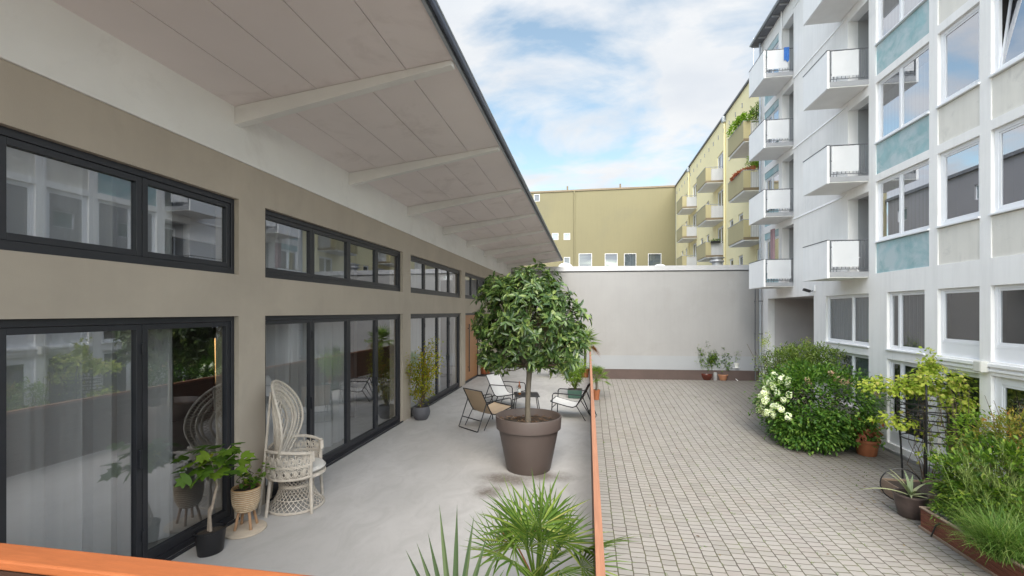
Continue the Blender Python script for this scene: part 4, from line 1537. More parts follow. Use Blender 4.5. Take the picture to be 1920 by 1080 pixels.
# ================================================================== LOUNGE CHAIRS, TABLE
def lounge(name, label, loc, rz_, fab, group):
    t = thing(name, label, 'armchair', loc, rz_, group)
    prof = [(.37, .395), (.33, .375), (.20, .345), (.0, .300), (-.12, .285), (-.19, .31), (-.25, .40), (-.33, .55), (-.42, .72), (-.455, .79)]
    for s in (-1, 1):
        y = s * .30
        mb = MB()
        mb.tube([(x, y, z) for x, z in prof], .0115, 7)
        mb.build('seat_rail', M['black_metal'], t)
        mb = MB()
        mb.tube([(.345, y + s * .012, 0.012), (.335, y + s * .012, .30), (.325, y + s * .012, .53), (.30, y + s * .012, .565), (.26, y + s * .012, .575), (-.345, y + s * .012, .555)], .0115, 7)
        mb.build('arm_and_front_leg', M['black_metal'], t)
        mb = MB()
        mb.tube([(-.33, y + s * .012, .56), (-.47, y + s * .012, .22), (-.56, y + s * .012, .012)], .0115, 7)
        mb.tube([(-.20, y + s * .012, .33), (-.40, y + s * .012, .015)], .009, 6)
        mb.build('rear_leg', M['black_metal'], t)
    mb = MB()
    for x, z in ((.37, .395), (-.455, .79), (-.56, .012), (-.47, .21), (.338, .25)):
        MB().tube([(x, -.30, z), (x, .30, z)], .0105, 7).build('crossbar', M['black_metal'], t)
    # the sling sags a little between its rails
    n, mY = len(prof), 9
    pf = []
    for i in range(n - 1):
        for q in np.linspace(0, 1, 4, endpoint=False):
            pf.append((prof[i][0] + (prof[i + 1][0] - prof[i][0]) * q, prof[i][1] + (prof[i + 1][1] - prof[i][1]) * q))
    pf.append(prof[-1])
    vs, fs = [], []
    for (x, z) in pf:
        for j in range(mY):
            y = -.285 + .57 * j / (mY - 1)
            sag = .018 * (1 - (y / .285) ** 2)
            vs.append((x - sag * .4, y, z - sag + .004))
    for i in range(len(pf) - 1):
        for j in range(mY - 1):
            fs.append((i * mY + j, i * mY + j + 1, (i + 1) * mY + j + 1, (i + 1) * mY + j))
    MB().add(vs, fs, True).build('sling', fab, t)
    return t


q1, q2, q3 = on_z(918, 797, 0), on_z(952, 762, 0), on_z(1068, 782, 0)
lounge('lounge_chair', 'black framed sling chair with a tan back turned towards the camera', q1, R(52), M['sling_tan'], 'sling chairs round the low black table')
lounge('lounge_chair', 'black framed sling chair with white seat between table and glass doors', q2, R(-22), M['sling'], 'sling chairs round the low black table')
lounge('lounge_chair', 'black framed sling chair with white seat beside the brown railing', q3, R(172), M['sling'], 'sling chairs round the low black table')
q = on_z(987, 772, 0)
tb = thing('side_table', 'low black square metal table between the sling chairs', 'table', q, R(12))
MB().box(-.29, .29, -.29, .29, .395, .415).build('table_top', M['black_metal'], tb, bevel=.004)
for sx in (-1, 1):
    for sy in (-1, 1):
        MB().tube([(sx * .24, sy * .24, .395), (sx * .30, sy * .30, .0)], .011, 6).build('leg', M['black_metal'], tb)
b0 = Vector((q.x - .16, q.y - .05, .416))
bt = thing('wine_bottle', 'brown wine bottle standing on the low black table', 'bottle', b0)
MB().lathe([(.001, 0), (.036, .0), (.037, .01), (.037, .17), (.030, .205), (.014, .235), (.013, .285)], (0, 0, 0), 18).build('body', M['amber'], bt)
MB().lathe([(.0145, .25), (.0148, .302), (.001, .304)], (0, 0, 0), 14).build('foil', M['rust'], bt)
MB().lathe([(.0375, .05), (.0375, .14)], (0, 0, 0), 18).build('paper_label', M['white_pot'], bt)
for i, (dx, dy, lb) in enumerate(((.0, -.12, 'clear wine glass on the low black table just in front of the bottle'), (-.06, .10, 'clear wine glass on the low black table behind the bottle'))):
    gl = thing('wine_glass', lb, 'glass', (b0.x + dx, b0.y + dy, .416), group='wine glasses on the table')
    MB().lathe([(.032, .002), (.004, .006), (.0035, .07), (.012, .085), (.034, .12), (.036, .15), (.030, .185)], (0, 0, 0), 18).build('bowl', M['clear'], gl)


# ================================================================== SMALL POTS ON THE TERRACE
def pot(t, prof, m, soil_r, soil_z, sx=1, sy=1, rot=0, seg=36):
    MB().lathe(prof, (0, 0, 0), seg, sx, sy, rot).build('pot', m, t)
    MB().disc(soil_r, (0, 0, soil_z), 28, sx, sy, rot).build('soil', M['earth'], t)


r = np.random.default_rng(11)
p = on_z(395, 1036, 0)
t = thing('maple_pot', 'large lobed green plant on a bare stem in a black oval pot', 'potted plant', (p.x, p.y, 0))
pot(t, [(.001, .0), (.105, 0), (.112, .01), (.135, .215), (.143, .218), (.143, .232), (.132, .234), (.125, .2)], M['pot_black'], .128, .205, 1.0, .78, R(60))
mb = MB()
mb.tube([(.0, 0, .2), (-.02, .01, .35), (.03, .0, .5), (.05, .02, .65), (.03, .02, .78)], [.016, .014, .013, .012, .010], 8)
mb.tube([(-.03, 0, .2), (-.045, .02, .3), (-.02, .0, .42), (.03, .0, .5)], [.010, .009, .008, .008], 7)
for a, h in ((.4, .95), (2.3, .88), (3.6, .90), (5.2, .97), (1.4, 1.0)):
    mb.tube([(.03, .02, .76), (.03 + .10 * math.cos(a), .02 + .10 * math.sin(a), h - .06), (.03 + .17 * math.cos(a), .02 + .17 * math.sin(a), h)], [.006, .004, .003], 5)
mb.build('stem', M['pale_bark'], t)
n = 46
a = r.uniform(0, 2 * PI, n)
rad_ = r.uniform(.03, .26, n)
ps = np.stack([.03 + rad_ * np.cos(a), .02 + rad_ * np.sin(a), .80 + r.uniform(0, .24, n)], 1)
dd = np.stack([np.cos(a), np.sin(a), r.uniform(-.55, .15, n)], 1)
leaves('leaves', M['maple'], t, ps, dd, np.tile((0, 0, 1.), (n, 1)) + r.normal(size=(n, 3)) * .35, r.uniform(.12, .20, n), r.uniform(.12, .19, n), 'lobed')

p = on_z(459, 994, 0)
t = tag(MB().lathe([(.001, 0), (.205, 0), (.214, .006), (.212, .02), (.20, .024), (.001, .026)], (p.x, p.y, 0), 40).build('wood_slice', M['wood_slice'], loc=(p.x, p.y, 0)),
        'pale round slice of wood lying flat under the basket planter', 'board')
t = thing('basket_planter', 'wicker basket planter on four pale wooden legs with a small green plant', 'potted plant', (p.x, p.y + .02, .026))
pr = [(.001, .165), (.06, .17), (.10, .20), (.128, .27), (.135, .33), (.138, .42), (.143, .428), (.138, .438), (.128, .43), (.122, .36)]
MB().lathe(pr, (0, 0, 0), 36).build('basket', M['basket'], t)
mb = MB()
for i in range(11):
    z = .20 + i * .022
    rr_ = float(np.interp(z, [.17, .20, .27, .33, .42], [.07, .10, .128, .135, .138])) + .002
    mb.tube([(rr_ * math.cos(a), rr_ * math.sin(a), z) for a in np.linspace(0, 2 * PI, 30, endpoint=False)], .006, 5, closed=True)
mb.build('weave', M['rattan_band'], t)
MB().disc(.125, (0, 0, .40), 24).build('soil', M['earth'], t)
for i in range(4):
    a = R(45) + i * PI / 2 + .3
    MB().tube([(.115 * math.cos(a), .115 * math.sin(a), 0), (.07 * math.cos(a), .07 * math.sin(a), .20)], .014, 8).build('leg', M['pine_leg'], t)
branches(t, (0, 0, .4), [(.05, .02, .66), (-.03, .03, .70), (.02, -.06, .62), (.09, -.03, .58), (.10, .12, .60), (-.08, -.02, .56), (.20, .10, .64)], .006, M['twig'], r, 'stem')
n = 70
i_ = r.integers(0, 7, n)
tp = np.array([(.05, .02, .66), (-.03, .03, .70), (.02, -.06, .62), (.09, -.03, .58), (.10, .12, .60), (-.08, -.02, .56), (.20, .10, .64)])[i_]
f = r.uniform(.35, 1.02, n)[:, None]
ps = np.array((0, 0, .4)) * (1 - f) + tp * f + r.normal(size=(n, 3)) * .022
a = r.uniform(0, 2 * PI, n)
leaves('leaves', M['maple'], t, ps, np.stack([np.cos(a), np.sin(a), r.uniform(-.6, .3, n)], 1), np.tile((0, 0, 1.), (n, 1)) + r.normal(size=(n, 3)) * .4, r.uniform(.055, .10, n), r.uniform(.035, .06, n), 'ovate')

p = on_z(788, 786, 0)
t = thing('yellow_shrub', 'airy yellow green shrub in a round dark grey pot at the wall pier', 'potted plant', (p.x + .02, p.y, 0))
pot(t, [(.001, 0), (.12, 0), (.135, .01), (.185, .10), (.198, .17), (.185, .25), (.165, .285), (.155, .285), (.165, .24)], M['pot_grey'], .166, .25)
tp = [(-.26, -.05, 1.15), (-.05, .1, 1.25), (.10, -.05, 1.40), (.25, .0, 1.55), (.30, .08, 1.25), (.05, .05, 1.05), (.2, -.1, 1.0), (-.15, .05, .95), (.12, .05, .65), (-.1, 0, .6)]
branches(t, (0, 0, .24), tp, .009, M['twig'], r, 'stem', wob=.03)
tpa = np.array(tp)
n = 2300
i_ = r.integers(0, len(tp), n)
f = np.clip(r.normal(.92, .16, n), .45, 1.12)[:, None]
ps = np.array((0, 0, .24)) * (1 - f) + tpa[i_] * f + r.normal(size=(n, 3)) * .075
leaves('leaves', M['nandina'], t, ps, rdirs(n, r) + np.array((0, 0, -.2)), rdirs(n, r) * .6 + np.array((0, 0, 1)), r.uniform(.045, .08, n), r.uniform(.022, .036, n), 'lance')

# plants at the far end of the terrace
p = on_z(910, 703, 0)
t = thing('rust_planter', 'rusty planter with dark bush on a black tray beyond the wooden door', 'potted plant', (p.x, p.y, 0))
MB().lathe([(.001, 0), (.40, 0), (.42, .02), (.40, .05), (.001, .05)], (-.1, 0, 0), 30).build('tray', M['black_metal'], t)
pot(t, [(.14, .051), (.17, .06), (.235, .38), (.25, .40), (.235, .42), (.21, .36)], M['rust'], .22, .36)
ps, ou = crown_points(r, 700, (0, 0, .85), (.42, .42, .42), .3, .3, -.9, 24, .2)
branches(t, (0, 0, .36), [(.15, .05, .9), (-.2, 0, .95), (0, .15, 1.1), (.1, -.2, .8)], .01, M['twig'], r, 'stem')
leaves('leaves', M['olive_leaf'], t, ps, ou + r.normal(size=ou.shape) * .4, rdirs(700, r) * .5 + np.array((0, 0, 1)), r.uniform(.05, .1, 700), r.uniform(.02, .035, 700), 'lance')
p = on_z(1037, 707, 0)
t = thing('stone_planter', 'square grey stone planter with low yellow green foliage on the far terrace', 'potted plant', (p.x, p.y, 0))
mb = MB().box(-.14, .14, -.14, .14, 0, .26)
mb.build('pot', M['stone_grey'], t, bevel=.012)
ps, ou = crown_points(r, 900, (0, .05, .50), (.46, .36, .28), .35, .3, -.7, 30, .22)
branches(t, (0, 0, .25), [(.3, .05, .5), (-.3, 0, .5), (0, .15, .7), (.1, -.2, .6)], .008, M['twig'], r, 'stem')
leaves('leaves', M['lime_leaf'], t, ps, ou + r.normal(size=ou.shape) * .4, rdirs(900, r) * .5 + np.array((0, 0, 1)), r.uniform(.06, .12, 900), r.uniform(.018, .03, 900), 'lance')
p = on_z(1060, 700, 0)
t = thing('trailing_plant', 'low dark trailing plant in a clay bowl near the far end of the railing', 'potted plant', (p.x, p.y, 0))
pot(t, [(.001, 0), (.13, 0), (.2, .12), (.215, .13), (.2, .14), (.18, .1)], M['terracotta'], .185, .11)
ps, ou = crown_points(r, 600, (0, 0, .30), (.36, .30, .24), .35, .3, -.8, 22, .25)
branches(t, (0, 0, .1), [(.2, .05, .35), (-.2, 0, .3), (0, .15, .45)], .008, M['twig'], r, 'stem')
leaves('leaves', M['bush_leaf'], t, ps, ou + r.normal(size=ou.shape) * .4, rdirs(600, r) * .5 + np.array((0, 0, 1)), r.uniform(.05, .09, 600), r.uniform(.025, .04, 600), 'ovate')
p = on_z(1078, 745, 0)
t = thing('green_trough_plant', 'leafy bamboo like plant in a square dark green trough behind the sling chair', 'potted plant', (p.x, p.y, 0))
MB().prism([(-.17, 0), (.17, 0), (.20, .22), (-.20, .22)], -.19, .19).build('pot', M['green_pot'], t, bevel=.01)
MB().box(-.18, .18, -.17, .17, .19, .228).build('soil', M['earth'], t)
tp = [(r.uniform(-.42, .32), r.uniform(-.3, .3), r.uniform(.7, 1.12)) for _ in range(26)]
branches(t, (0, 0, .22), tp, .007, M['olive_leaf'], r, 'stem', wob=.04)
tpa = np.array(tp)
n = 1300
i_ = r.integers(0, len(tp), n)
f = r.uniform(.35, 1.05, n)[:, None]
ps = np.array((0, 0, .22)) * (1 - f) + tpa[i_] * f + r.normal(size=(n, 3)) * .05
leaves('leaves', M['lime_leaf'], t, ps, unit(tpa[i_]) * .4 + rdirs(n, r) + np.array((0, 0, -.25)), rdirs(n, r) * .4 + np.array((0, 0, 1)), r.uniform(.09, .17, n), r.uniform(.014, .024, n), 'lance')


# ================================================================== FAN PALMS
def fan_frond(base, az, el, pet, Rr, nseg=22, spread=230, fold=.25, wseg=1.0, droop=.12, roll=0, rnd=None, tilt=.35):
    """stalk and fan; az/el aim the stalk, the fan opens in a plane tipped by tilt from the stalk"""
    mb = MB()
    base = Vector(base)
    d = Vector((math.cos(az) * math.cos(el), math.sin(az) * math.cos(el), math.sin(el)))
    side = Vector((-math.sin(az), math.cos(az), 0))
    side = Matrix.Rotation(roll, 3, d) @ side
    hub = base + d * pet
    mb.tube([base, base.lerp(hub, .5) + Vector((0, 0, .02 * pet)), hub], [.009, .007, .006], 5)
    fwd = (Matrix.Rotation(tilt, 3, side) @ d).normalized()
    nrm = side.cross(fwd).normalized()
    for i in range(nseg):
        u = i / (nseg - 1) * 2 - 1
        a = u * R(spread) / 2
        L = Rr * (1 - .28 * abs(u) ** 2) * (rnd.uniform(.88, 1.08) if rnd is not None else 1)
        dr = (fwd * math.cos(a) + side * math.sin(a)).normalized()
        sd = (side * math.cos(a) - fwd * math.sin(a)).normalized()
        w = .30 * Rr * math.tan(R(spread) / (nseg - 1) / 2) * 1.05 * wseg
        n2 = nrm
        dz = Vector((0, 0, -droop * L * (rnd.uniform(.4, 1.6) if rnd is not None else 1)))
        p0 = hub
        p1 = hub + dr * (.32 * L)
        p2 = hub + dr * (.68 * L) + dz * .35
        p3 = hub + dr * L + dz
        f = n2 * (w * fold * 2)
        vs = [p0, p1 - sd * w, p1 + f, p1 + sd * w, p2 - sd * w * .62, p2 + f * .6, p2 + sd * w * .62, p3]
        mb.add(vs, [(0, 2, 1), (0, 3, 2), (1, 2, 5, 4), (2, 3, 6, 5), (4, 5, 7), (5, 6, 7)])
    return mb


def fan_palm(name, label, loc, trunk_h, n, pet, Rr, mats, potspec, seed, elr=(15, 85), nseg=20, spread=220, trunk_r=.05, extra=(), wseg=1.0):
    r = np.random.default_rng(seed)
    t = thing(name, label, 'palm', loc)
    m_, prof, sr, sz = potspec
    pot(t, prof, m_, sr, sz)
    zt = sz + trunk_h
    mb = MB().tube([(0, 0, sz - .02), (.01, 0, sz + trunk_h * .5), (0, 0, zt)], [trunk_r * 1.1, trunk_r, trunk_r * 1.15], 10)
    mb.build('trunk', M['bark'], t)
    for i in range(n):
        az = i * 2.399 + r.uniform(-.3, .3)
        e = elr[0] + (elr[1] - elr[0]) * ((i + .5) / n) ** .8
        k2 = r.uniform(.82, 1.12)
        mat = mats[2] if (e < elr[0] + 9 and r.uniform() < .5) else (mats[1] if r.uniform() < .3 else mats[0])
        fan_frond((0, 0, zt), az, R(e), pet * k2, Rr * k2, nseg, spread, rnd=r, roll=r.uniform(-.4, .4), droop=r.uniform(.03, .18), tilt=r.uniform(-.1, .5), wseg=wseg).build('frond', mat, t)
    for kw in extra:
        kw = dict(kw)
        mat = kw.pop('mat')
        fan_frond(rnd=r, **kw).build('frond', mat, t)
    return t


PT = (M['terracotta'], [(.001, 0), (.11, 0), (.125, .01), (.155, .25), (.17, .255), (.172, .30), (.158, .30), (.15, .26)], .15, .27)
PB = (M['pot_black'], [(.001, 0), (.14, 0), (.15, .01), (.18, .30), (.19, .31), (.19, .34), (.178, .34), (.17, .30)], .17, .31)
fan_palm('fan_palm', 'bushy green fan palm with stiff narrow fingers beside the near end of the railing', (-.36, 3.15, 0), .16, 22, .34, .40,
         (M['palm'], M['palm'], M['palm_dry']), PB, 21, (18, 86), 15, 190, .06,
         extra=(dict(base=(.0, 0, .5), az=R(62), el=R(62), pet=.40, Rr=.30, nseg=20, spread=200, tilt=-.5, roll=.2, mat=M['palm']),
                dict(base=(.0, 0, .5), az=R(15), el=R(30), pet=.38, Rr=.46, nseg=20, spread=170, tilt=.2, roll=-.6, mat=M['palm'])), wseg=.62)
fan_palm('fan_palm', 'blue green fan palm with broad straight fingers just left of the bushy palm', (-.62, 2.02, 0), .16, 7, .20, .34,
         (M['palm_blue'], M['palm_blue'], M['palm_dry']), PB, 22, (-5, 35), 16, 150, .06,
         extra=(dict(base=(0, 0, .46), az=R(82), el=R(86), pet=.34, Rr=.64, nseg=9, spread=62, tilt=-.02, roll=.1, mat=M['palm_blue'], droop=.0, wseg=1.25),), wseg=.55)
fan_palm('fan_palm', 'tall fan palm with yellowing leaves above the far end of the railing', (-.12, 16.6, 0), .95, 20, .30, .44,
         (M['palm'], M['palm'], M['palm_dry']), PT, 23, (-30, 80), 16, 210, .045)
p = on_court(1118, 749)
fan_palm('fan_palm', 'small fan palm in a terracotta pot on the paving outside the railing', p, .42, 18, .42, .36,
         (M['palm'], M['palm'], M['palm_dry']), (M['terracotta'], [(.001, 0), (.11, 0), (.15, .36), (.165, .365), (.165, .40), (.15, .4), (.145, .36)], .145, .36), 24, (-10, 85), 16, 200, .04)

# ================================================================== POTS ALONG THE BACK WALL
def bush_pot(name, label, px, py, potm, prof, sr, sz, leafm, c, rad, n, L, W, tips, seed, kind='lance', dy=0):
    r = np.random.default_rng(seed)
    p = on_court(px, py)
    t = thing(name, label, 'potted plant', (p.x, p.y + dy, p.z), group=None)
    pot(t, prof, potm, sr, sz)
    branches(t, (0, 0, sz), tips, .012, M['twig'], r, 'stem', wob=.06)
    tpa = np.array(tips)
    i_ = r.integers(0, len(tips), n)
    f = np.clip(r.normal(.85, .2, n), .3, 1.1)[:, None]
    ps = np.array((0, 0, sz)) * (1 - f) + tpa[i_] * f + r.normal(size=(n, 3)) * np.array(rad)
    leaves('leaves', leafm, t, ps, rdirs(n, r) + np.array((0, 0, .1)), rdirs(n, r) * .6 + np.array((0, 0, 1)), r.uniform(L * .7, L * 1.3, n), r.uniform(W * .7, W * 1.3, n), kind)
    return t


r = np.random.default_rng(31)
tp = [(r.uniform(-.36, .36), r.uniform(-.2, .2), r.uniform(.8, 1.4)) for _ in range(11)] + [(0, 0, 1.75), (-.42, 0, 1.1), (.40, 0, 1.0)]
bush_pot('shrub_pot', 'full dark green shrub in a shiny brown glazed bowl against the grey wall', 1324, 712, M['glaze'],
         [(.001, 0), (.20, 0), (.22, .02), (.30, .20), (.315, .30), (.30, .33), (.285, .33), (.28, .28)], .28, .30, M['bush_leaf'], None, (.08, .08, .11), 3800, .10, .042, tp, 32)
tp = [(-.32, 0, 1.2), (.30, .05, 1.1), (0, .05, 1.5), (-.18, .1, 1.3), (.14, 0, 1.2), (.34, 0, .8), (-.34, 0, .9)]
bush_pot('shrub_pot', 'sparse dark leaved shrub in a plain terracotta bowl against the grey wall', 1355, 713, M['terracotta_pale'],
         [(.001, 0), (.14, 0), (.16, .02), (.22, .24), (.245, .25), (.245, .30), (.23, .30), (.215, .25)], .22, .26, M['hyd_leaf'], None, (.06, .06, .06), 420, .11, .065, tp, 33, 'ovate')
p = on_court(1341, 713)
t = thing('grey_canister', 'slim grey metal canister between the brown bowl and the terracotta bowl', 'canister', p)
MB().lathe([(.001, 0), (.085, 0), (.09, .01), (.09, .36), (.075, .39), (.001, .40)], (0, 0, 0), 24).build('body', M['stone_grey'], t)
MB().lathe([(.092, .30), (.094, .31), (.092, .32)], (0, 0, 0), 24).build('band', M['zinc'], t)
p = on_court(1377, 713)
t = thing('plant_stand', 'white iron plant stand on splayed feet against the grey wall', 'plant stand', (p.x, p.y, p.z))
MB().tube([(0, 0, .02), (0, 0, .62)], .022, 8).build('post', M['white_paint'], t)
for i in range(4):
    a = i * PI / 2 + .4
    MB().tube([(0, 0, .12), (.14 * math.cos(a), .14 * math.sin(a), .06), (.24 * math.cos(a), .24 * math.sin(a), 0.01)], .014, 6).build('foot', M['white_paint'], t)
MB().lathe([(.001, .615), (.17, .62), (.175, .635), (.001, .64)], (.06, 0, 0), 24).build('tray', M['white_paint'], t)
tpos = (p.x + .08, p.y, p.z + .642)
t = thing('white_pot_plant', 'small upright plant in a white pot on the iron plant stand', 'potted plant', tpos)
pot(t, [(.001, 0), (.10, 0), (.13, .20), (.14, .205), (.14, .23), (.128, .23), (.122, .19)], M['white_pot'], .125, .20)
tp = [(.05, 0, .62), (.0, .03, .75), (.08, 0, .78), (.1, 0, .5), (-.03, 0, .5)]
branches(t, (0, 0, .2), tp, .008, M['twig'], r, 'stem')
tpa = np.array(tp); n = 420; i_ = r.integers(0, 5, n); f = np.clip(r.normal(.9, .15, n), .3, 1.1)[:, None]
leaves('leaves', M['bush_leaf'], t, np.array((0, 0, .2)) * (1 - f) + tpa[i_] * f + r.normal(size=(n, 3)) * .06, rdirs(n, r), rdirs(n, r) + np.array((0, 0, 1)), r.uniform(.04, .07, n), r.uniform(.02, .03, n), 'lance')
p = on_court(1384, 714)
tp = [(.06, 0, .36), (-.08, 0, .4), (0, .03, .5), (.12, 0, .3), (-.14, 0, .8), (-.2, 0, .6)]
bush_pot('white_pot_plant', 'thin silvery plant in a white pot at the foot of the plant stand', 1387, 713, M['white_pot'],
         [(.001, 0), (.08, 0), (.105, .17), (.11, .175), (.11, .2), (.1, .2), (.095, .17)], .1, .17, M['olive_leaf'], None, (.03, .03, .04), 240, .06, .02, tp, 35)
p = on_court(1400, 711)
t = thing('watering_can', 'dark green watering can beside the grey slab near the downpipe', 'watering can', (p.x, p.y, p.z))
MB().lathe([(.001, 0), (.11, 0), (.115, .01), (.10, .26), (.09, .28), (.07, .285)], (0, 0, 0), 24).build('body', M['green_pot'], t)
MB().tube([(.10, 0, .06), (.2, 0, .2), (.27, 0, .33)], [.022, .016, .012], 8).build('spout', M['green_pot'], t)
MB().tube([(-.1, 0, .1), (-.19, 0, .2), (-.14, 0, .36), (0, 0, .40), (.06, 0, .29)], .012, 6).build('handle', M['green_pot'], t)
p = on_court(1413, 713)
t = thing('slab_box', 'low grey box with a sloping lid at the foot of the downpipe', 'box', (p.x, p.y, p.z), R(4))
MB().box(-.22, .22, -.13, .16, 0, .1).build('body', M['pot_black'], t, bevel=.01)
MB().prism([(-.13, .102), (.16, .102), (.16, .24), (-.10, .13)], -.2, .2, 'x').build('lid', M['cap_metal'], t, bevel=.01)

# ================================================================== HYDRANGEA AND ITS NEIGHBOURS
r = np.random.default_rng(41)
hx, hy = 6.75, 15.0
hz = court_z(hy)
t = thing('hydrangea_bush', 'huge dense green shrub with white flower heads on its side facing the courtyard', 'shrub', (hx, hy, hz))
A = crown_points(r, 10500, (0, 0, 1.08), (1.42, 1.35, 1.15), .22, .62, -.8, 260, .10)
B = crown_points(r, 2600, (-.35, -.6, .55), (1.0, .9, .62), .22, .6, -.8, 90, .13)
ps = np.concatenate([A[0], B[0]]); ou = np.concatenate([A[1], B[1]])
ps[:, 2] = np.abs(ps[:, 2])
n = len(ps)
leaves('foliage', M['hyd_leaf'], t, ps, ou + r.normal(size=(n, 3)) * .35 + np.array((0, 0, -.25)), rdirs(n, r) * .35 + np.array((0, 0, 1)) + ou * .5, r.uniform(.07, .14, n), r.uniform(.045, .085, n), 'ovate')
branches(t, (0, 0, 0), [(r.uniform(-1, 1), r.uniform(-1, 1), r.uniform(.8, 1.9)) for _ in range(22)], .02, M['twig'], r, 'stem')
cen, cnt = [], 0
hd = []
while len(hd) < 58:
    d = unit(r.normal(size=3))
    v = d * np.array((1.42, 1.35, 1.15))
    if d[0] * -.91 + d[1] * .41 > .25 and d[0] * .41 + d[1] * .91 < .15 and -.30 < d[2] < .75 and (d[0] * -.91 + d[1] * .41 > .72 or r.uniform() < .45):
        hd.append(np.array((0, 0, 1.08)) + v * r.uniform(.97, 1.10))
hd = np.array(hd)
nb = 55
ii = np.repeat(np.arange(len(hd)), nb)
dd = rdirs(len(ii), r)
leaves('blossoms', M['blossom'], t, hd[ii] + dd * np.array((.085, .085, .10)) * r.uniform(.7, 1.1, (len(ii), 1)), np.cross(dd, rdirs(len(ii), r)), dd, r.uniform(.045, .07, len(ii)), r.uniform(.045, .07, len(ii)), 'diamond')
hd = np.array([(.25 + r.normal() * .35, -.75 + r.normal() * .25, 1.95 + r.normal() * .12) for _ in range(9)] + [(1.3, -.6, 1.6), (1.25, -.5, 1.75)])
ii = np.repeat(np.arange(len(hd)), 40)
dd = rdirs(len(ii), r)
leaves('faded_blossoms', M['pink'], t, hd[ii] + dd * .075, np.cross(dd, rdirs(len(ii), r)), dd, .045, .045, 'diamond')

t = thing('loose_shrub', 'taller loose olive green shrub standing behind the flowering one at the passage', 'shrub', (6.75, 17.4, court_z(17.4)))
A = crown_points(r, 6500, (.30, -.5, 1.78), (1.15, .95, .80), .35, .5, -.6, 150, .12)
B = crown_points(r, 2200, (1.10, -.5, 1.85), (.85, .7, .60), .3, .5, -.6, 60, .14)
ps = np.concatenate([A[0], B[0]]); ou = np.concatenate([A[1], B[1]]); n = len(ps)
leaves('foliage', M['olive_leaf'], t, ps, ou + r.normal(size=(n, 3)) * .5, rdirs(n, r) * .5 + np.array((0, 0, 1)), r.uniform(.06, .12, n), r.uniform(.028, .05, n), 'ovate')
tips_ = [(r.uniform(-1.1, 1.5), r.uniform(-.8, .8), r.uniform(1.6, 2.6)) for _ in range(26)]
branches(t, (0, 0, 0), tips_, .022, M['twig'], r, 'stem', wob=.12)
tp = np.array([(-.55, 0, 2.75), (-.6, 0, 2.6), (-.45, .1, 2.85), (.75, 0, 2.65), (.85, 0, 2.55)])
i_ = r.integers(0, 5, 260)
leaves('blossoms', M['vine_leaf'], t, tp[i_] + r.normal(size=(260, 3)) * np.array((.09, .09, .13)), rdirs(260, r), rdirs(260, r), .06, .03, 'lance')

p = on_court(1607, 846)
t = thing('begonia_pot', 'terracotta pot with drooping red and pink leaves beside the flowering shrub', 'potted plant', (7.58, 14.0, court_z(14.0)))
pot(t, [(.001, 0), (.20, 0), (.22, .02), (.28, .36), (.31, .37), (.31, .44), (.29, .44), (.275, .38)], M['terracotta'], .28, .38)
tp = [(r.uniform(-.3, .4), r.uniform(-.35, .3), r.uniform(.55, .95)) for _ in range(14)]
branches(t, (0, 0, .38), tp, .01, M['rust'], r, 'stem')
tpa = np.array(tp); n = 120; i_ = r.integers(0, 14, n)
leaves('leaves', M['red_leaf'], t, tpa[i_] + r.normal(size=(n, 3)) * .07, rdirs(n, r) + np.array((.2, -.3, -.9)), rdirs(n, r) * .4 + np.array((0, -.6, .8)), r.uniform(.14, .24, n), r.uniform(.08, .14, n), 'ovate')
n = 260
ps, ou = crown_points(r, n, (-.25, -.1, .55), (.35, .3, .28), .3, .3, -.5, 16, .25)
leaves('green_leaves', M['hyd_leaf'], t, ps, ou + r.normal(size=(n, 3)) * .4, rdirs(n, r) * .4 + np.array((0, 0, 1)), r.uniform(.07, .12, n), r.uniform(.05, .08, n), 'ovate')

# ================================================================== OBELISK TRELLIS AND VINE
tl = on_court(1698, 893)
tx, ty = 7.72, 12.0
tz = court_z(ty)
t = thing('trellis', 'black iron obelisk trellis with rings and arched poles by the white wall', 'trellis', (tx, ty, tz))
legs = []
for i in range(4):
    a = PI / 4 + i * PI / 2 + R(14)
    c_, s_ = math.cos(a), math.sin(a)
    mb = MB().tube([(c_ * .40, s_ * .40, -.05), (c_ * .44, s_ * .44, .9), (c_ * .50, s_ * .50, 1.7), (c_ * .50, s_ * .50, 2.05), (c_ * .43, s_ * .43, 2.25), (c_ * .30, s_ * .30, 2.34), (c_ * .12, s_ * .12, 2.36), (0, 0, 2.30)], .021, 7)
    mb.build('pole', M['black_metal'], t)
for z, q in ((1.02, .45), (1.28, .465), (1.52, .485), (1.72, .50), (1.85, .50)):
    MB().tube([(q * math.cos(a), q * math.sin(a), z) for a in np.linspace(0, 2 * PI, 28, endpoint=False)], .014, 6, closed=True).build('ring', M['black_metal'], t)
t = thing('climbing_vine', 'yellow green climbing vine spilling over the top of the iron trellis', 'climber', (tx, ty, tz))
cl = [((.12, -.1, 2.35), (.55, .4, .30), 900), ((-.75, .0, 2.22), (.42, .3, .22), 420), ((.0, 0, 2.78), (.26, .22, .24), 230), ((.62, -.2, 1.98), (.38, .32, .24), 330), ((-.62, .0, 1.42), (.42, .25, .15), 190), ((.1, 0, 1.3), (.45, .45, .8), 110)]
PS, OU = [], []
for c_, rd, n in cl:
    a, b = crown_points(r, n, c_, rd, .35, .25, -1, 16, .22)
    PS.append(a); OU.append(b)
ps = np.concatenate(PS); ou = np.concatenate(OU); n = len(ps)
leaves('leaves', M['vine_leaf'], t, ps, ou + r.normal(size=(n, 3)) * .4 + np.array((0, 0, -.5)), rdirs(n, r) * .4 + ou + np.array((0, -.3, .6)), r.uniform(.06, .12, n), r.uniform(.05, .10, n), 'lobed')
mb = MB()
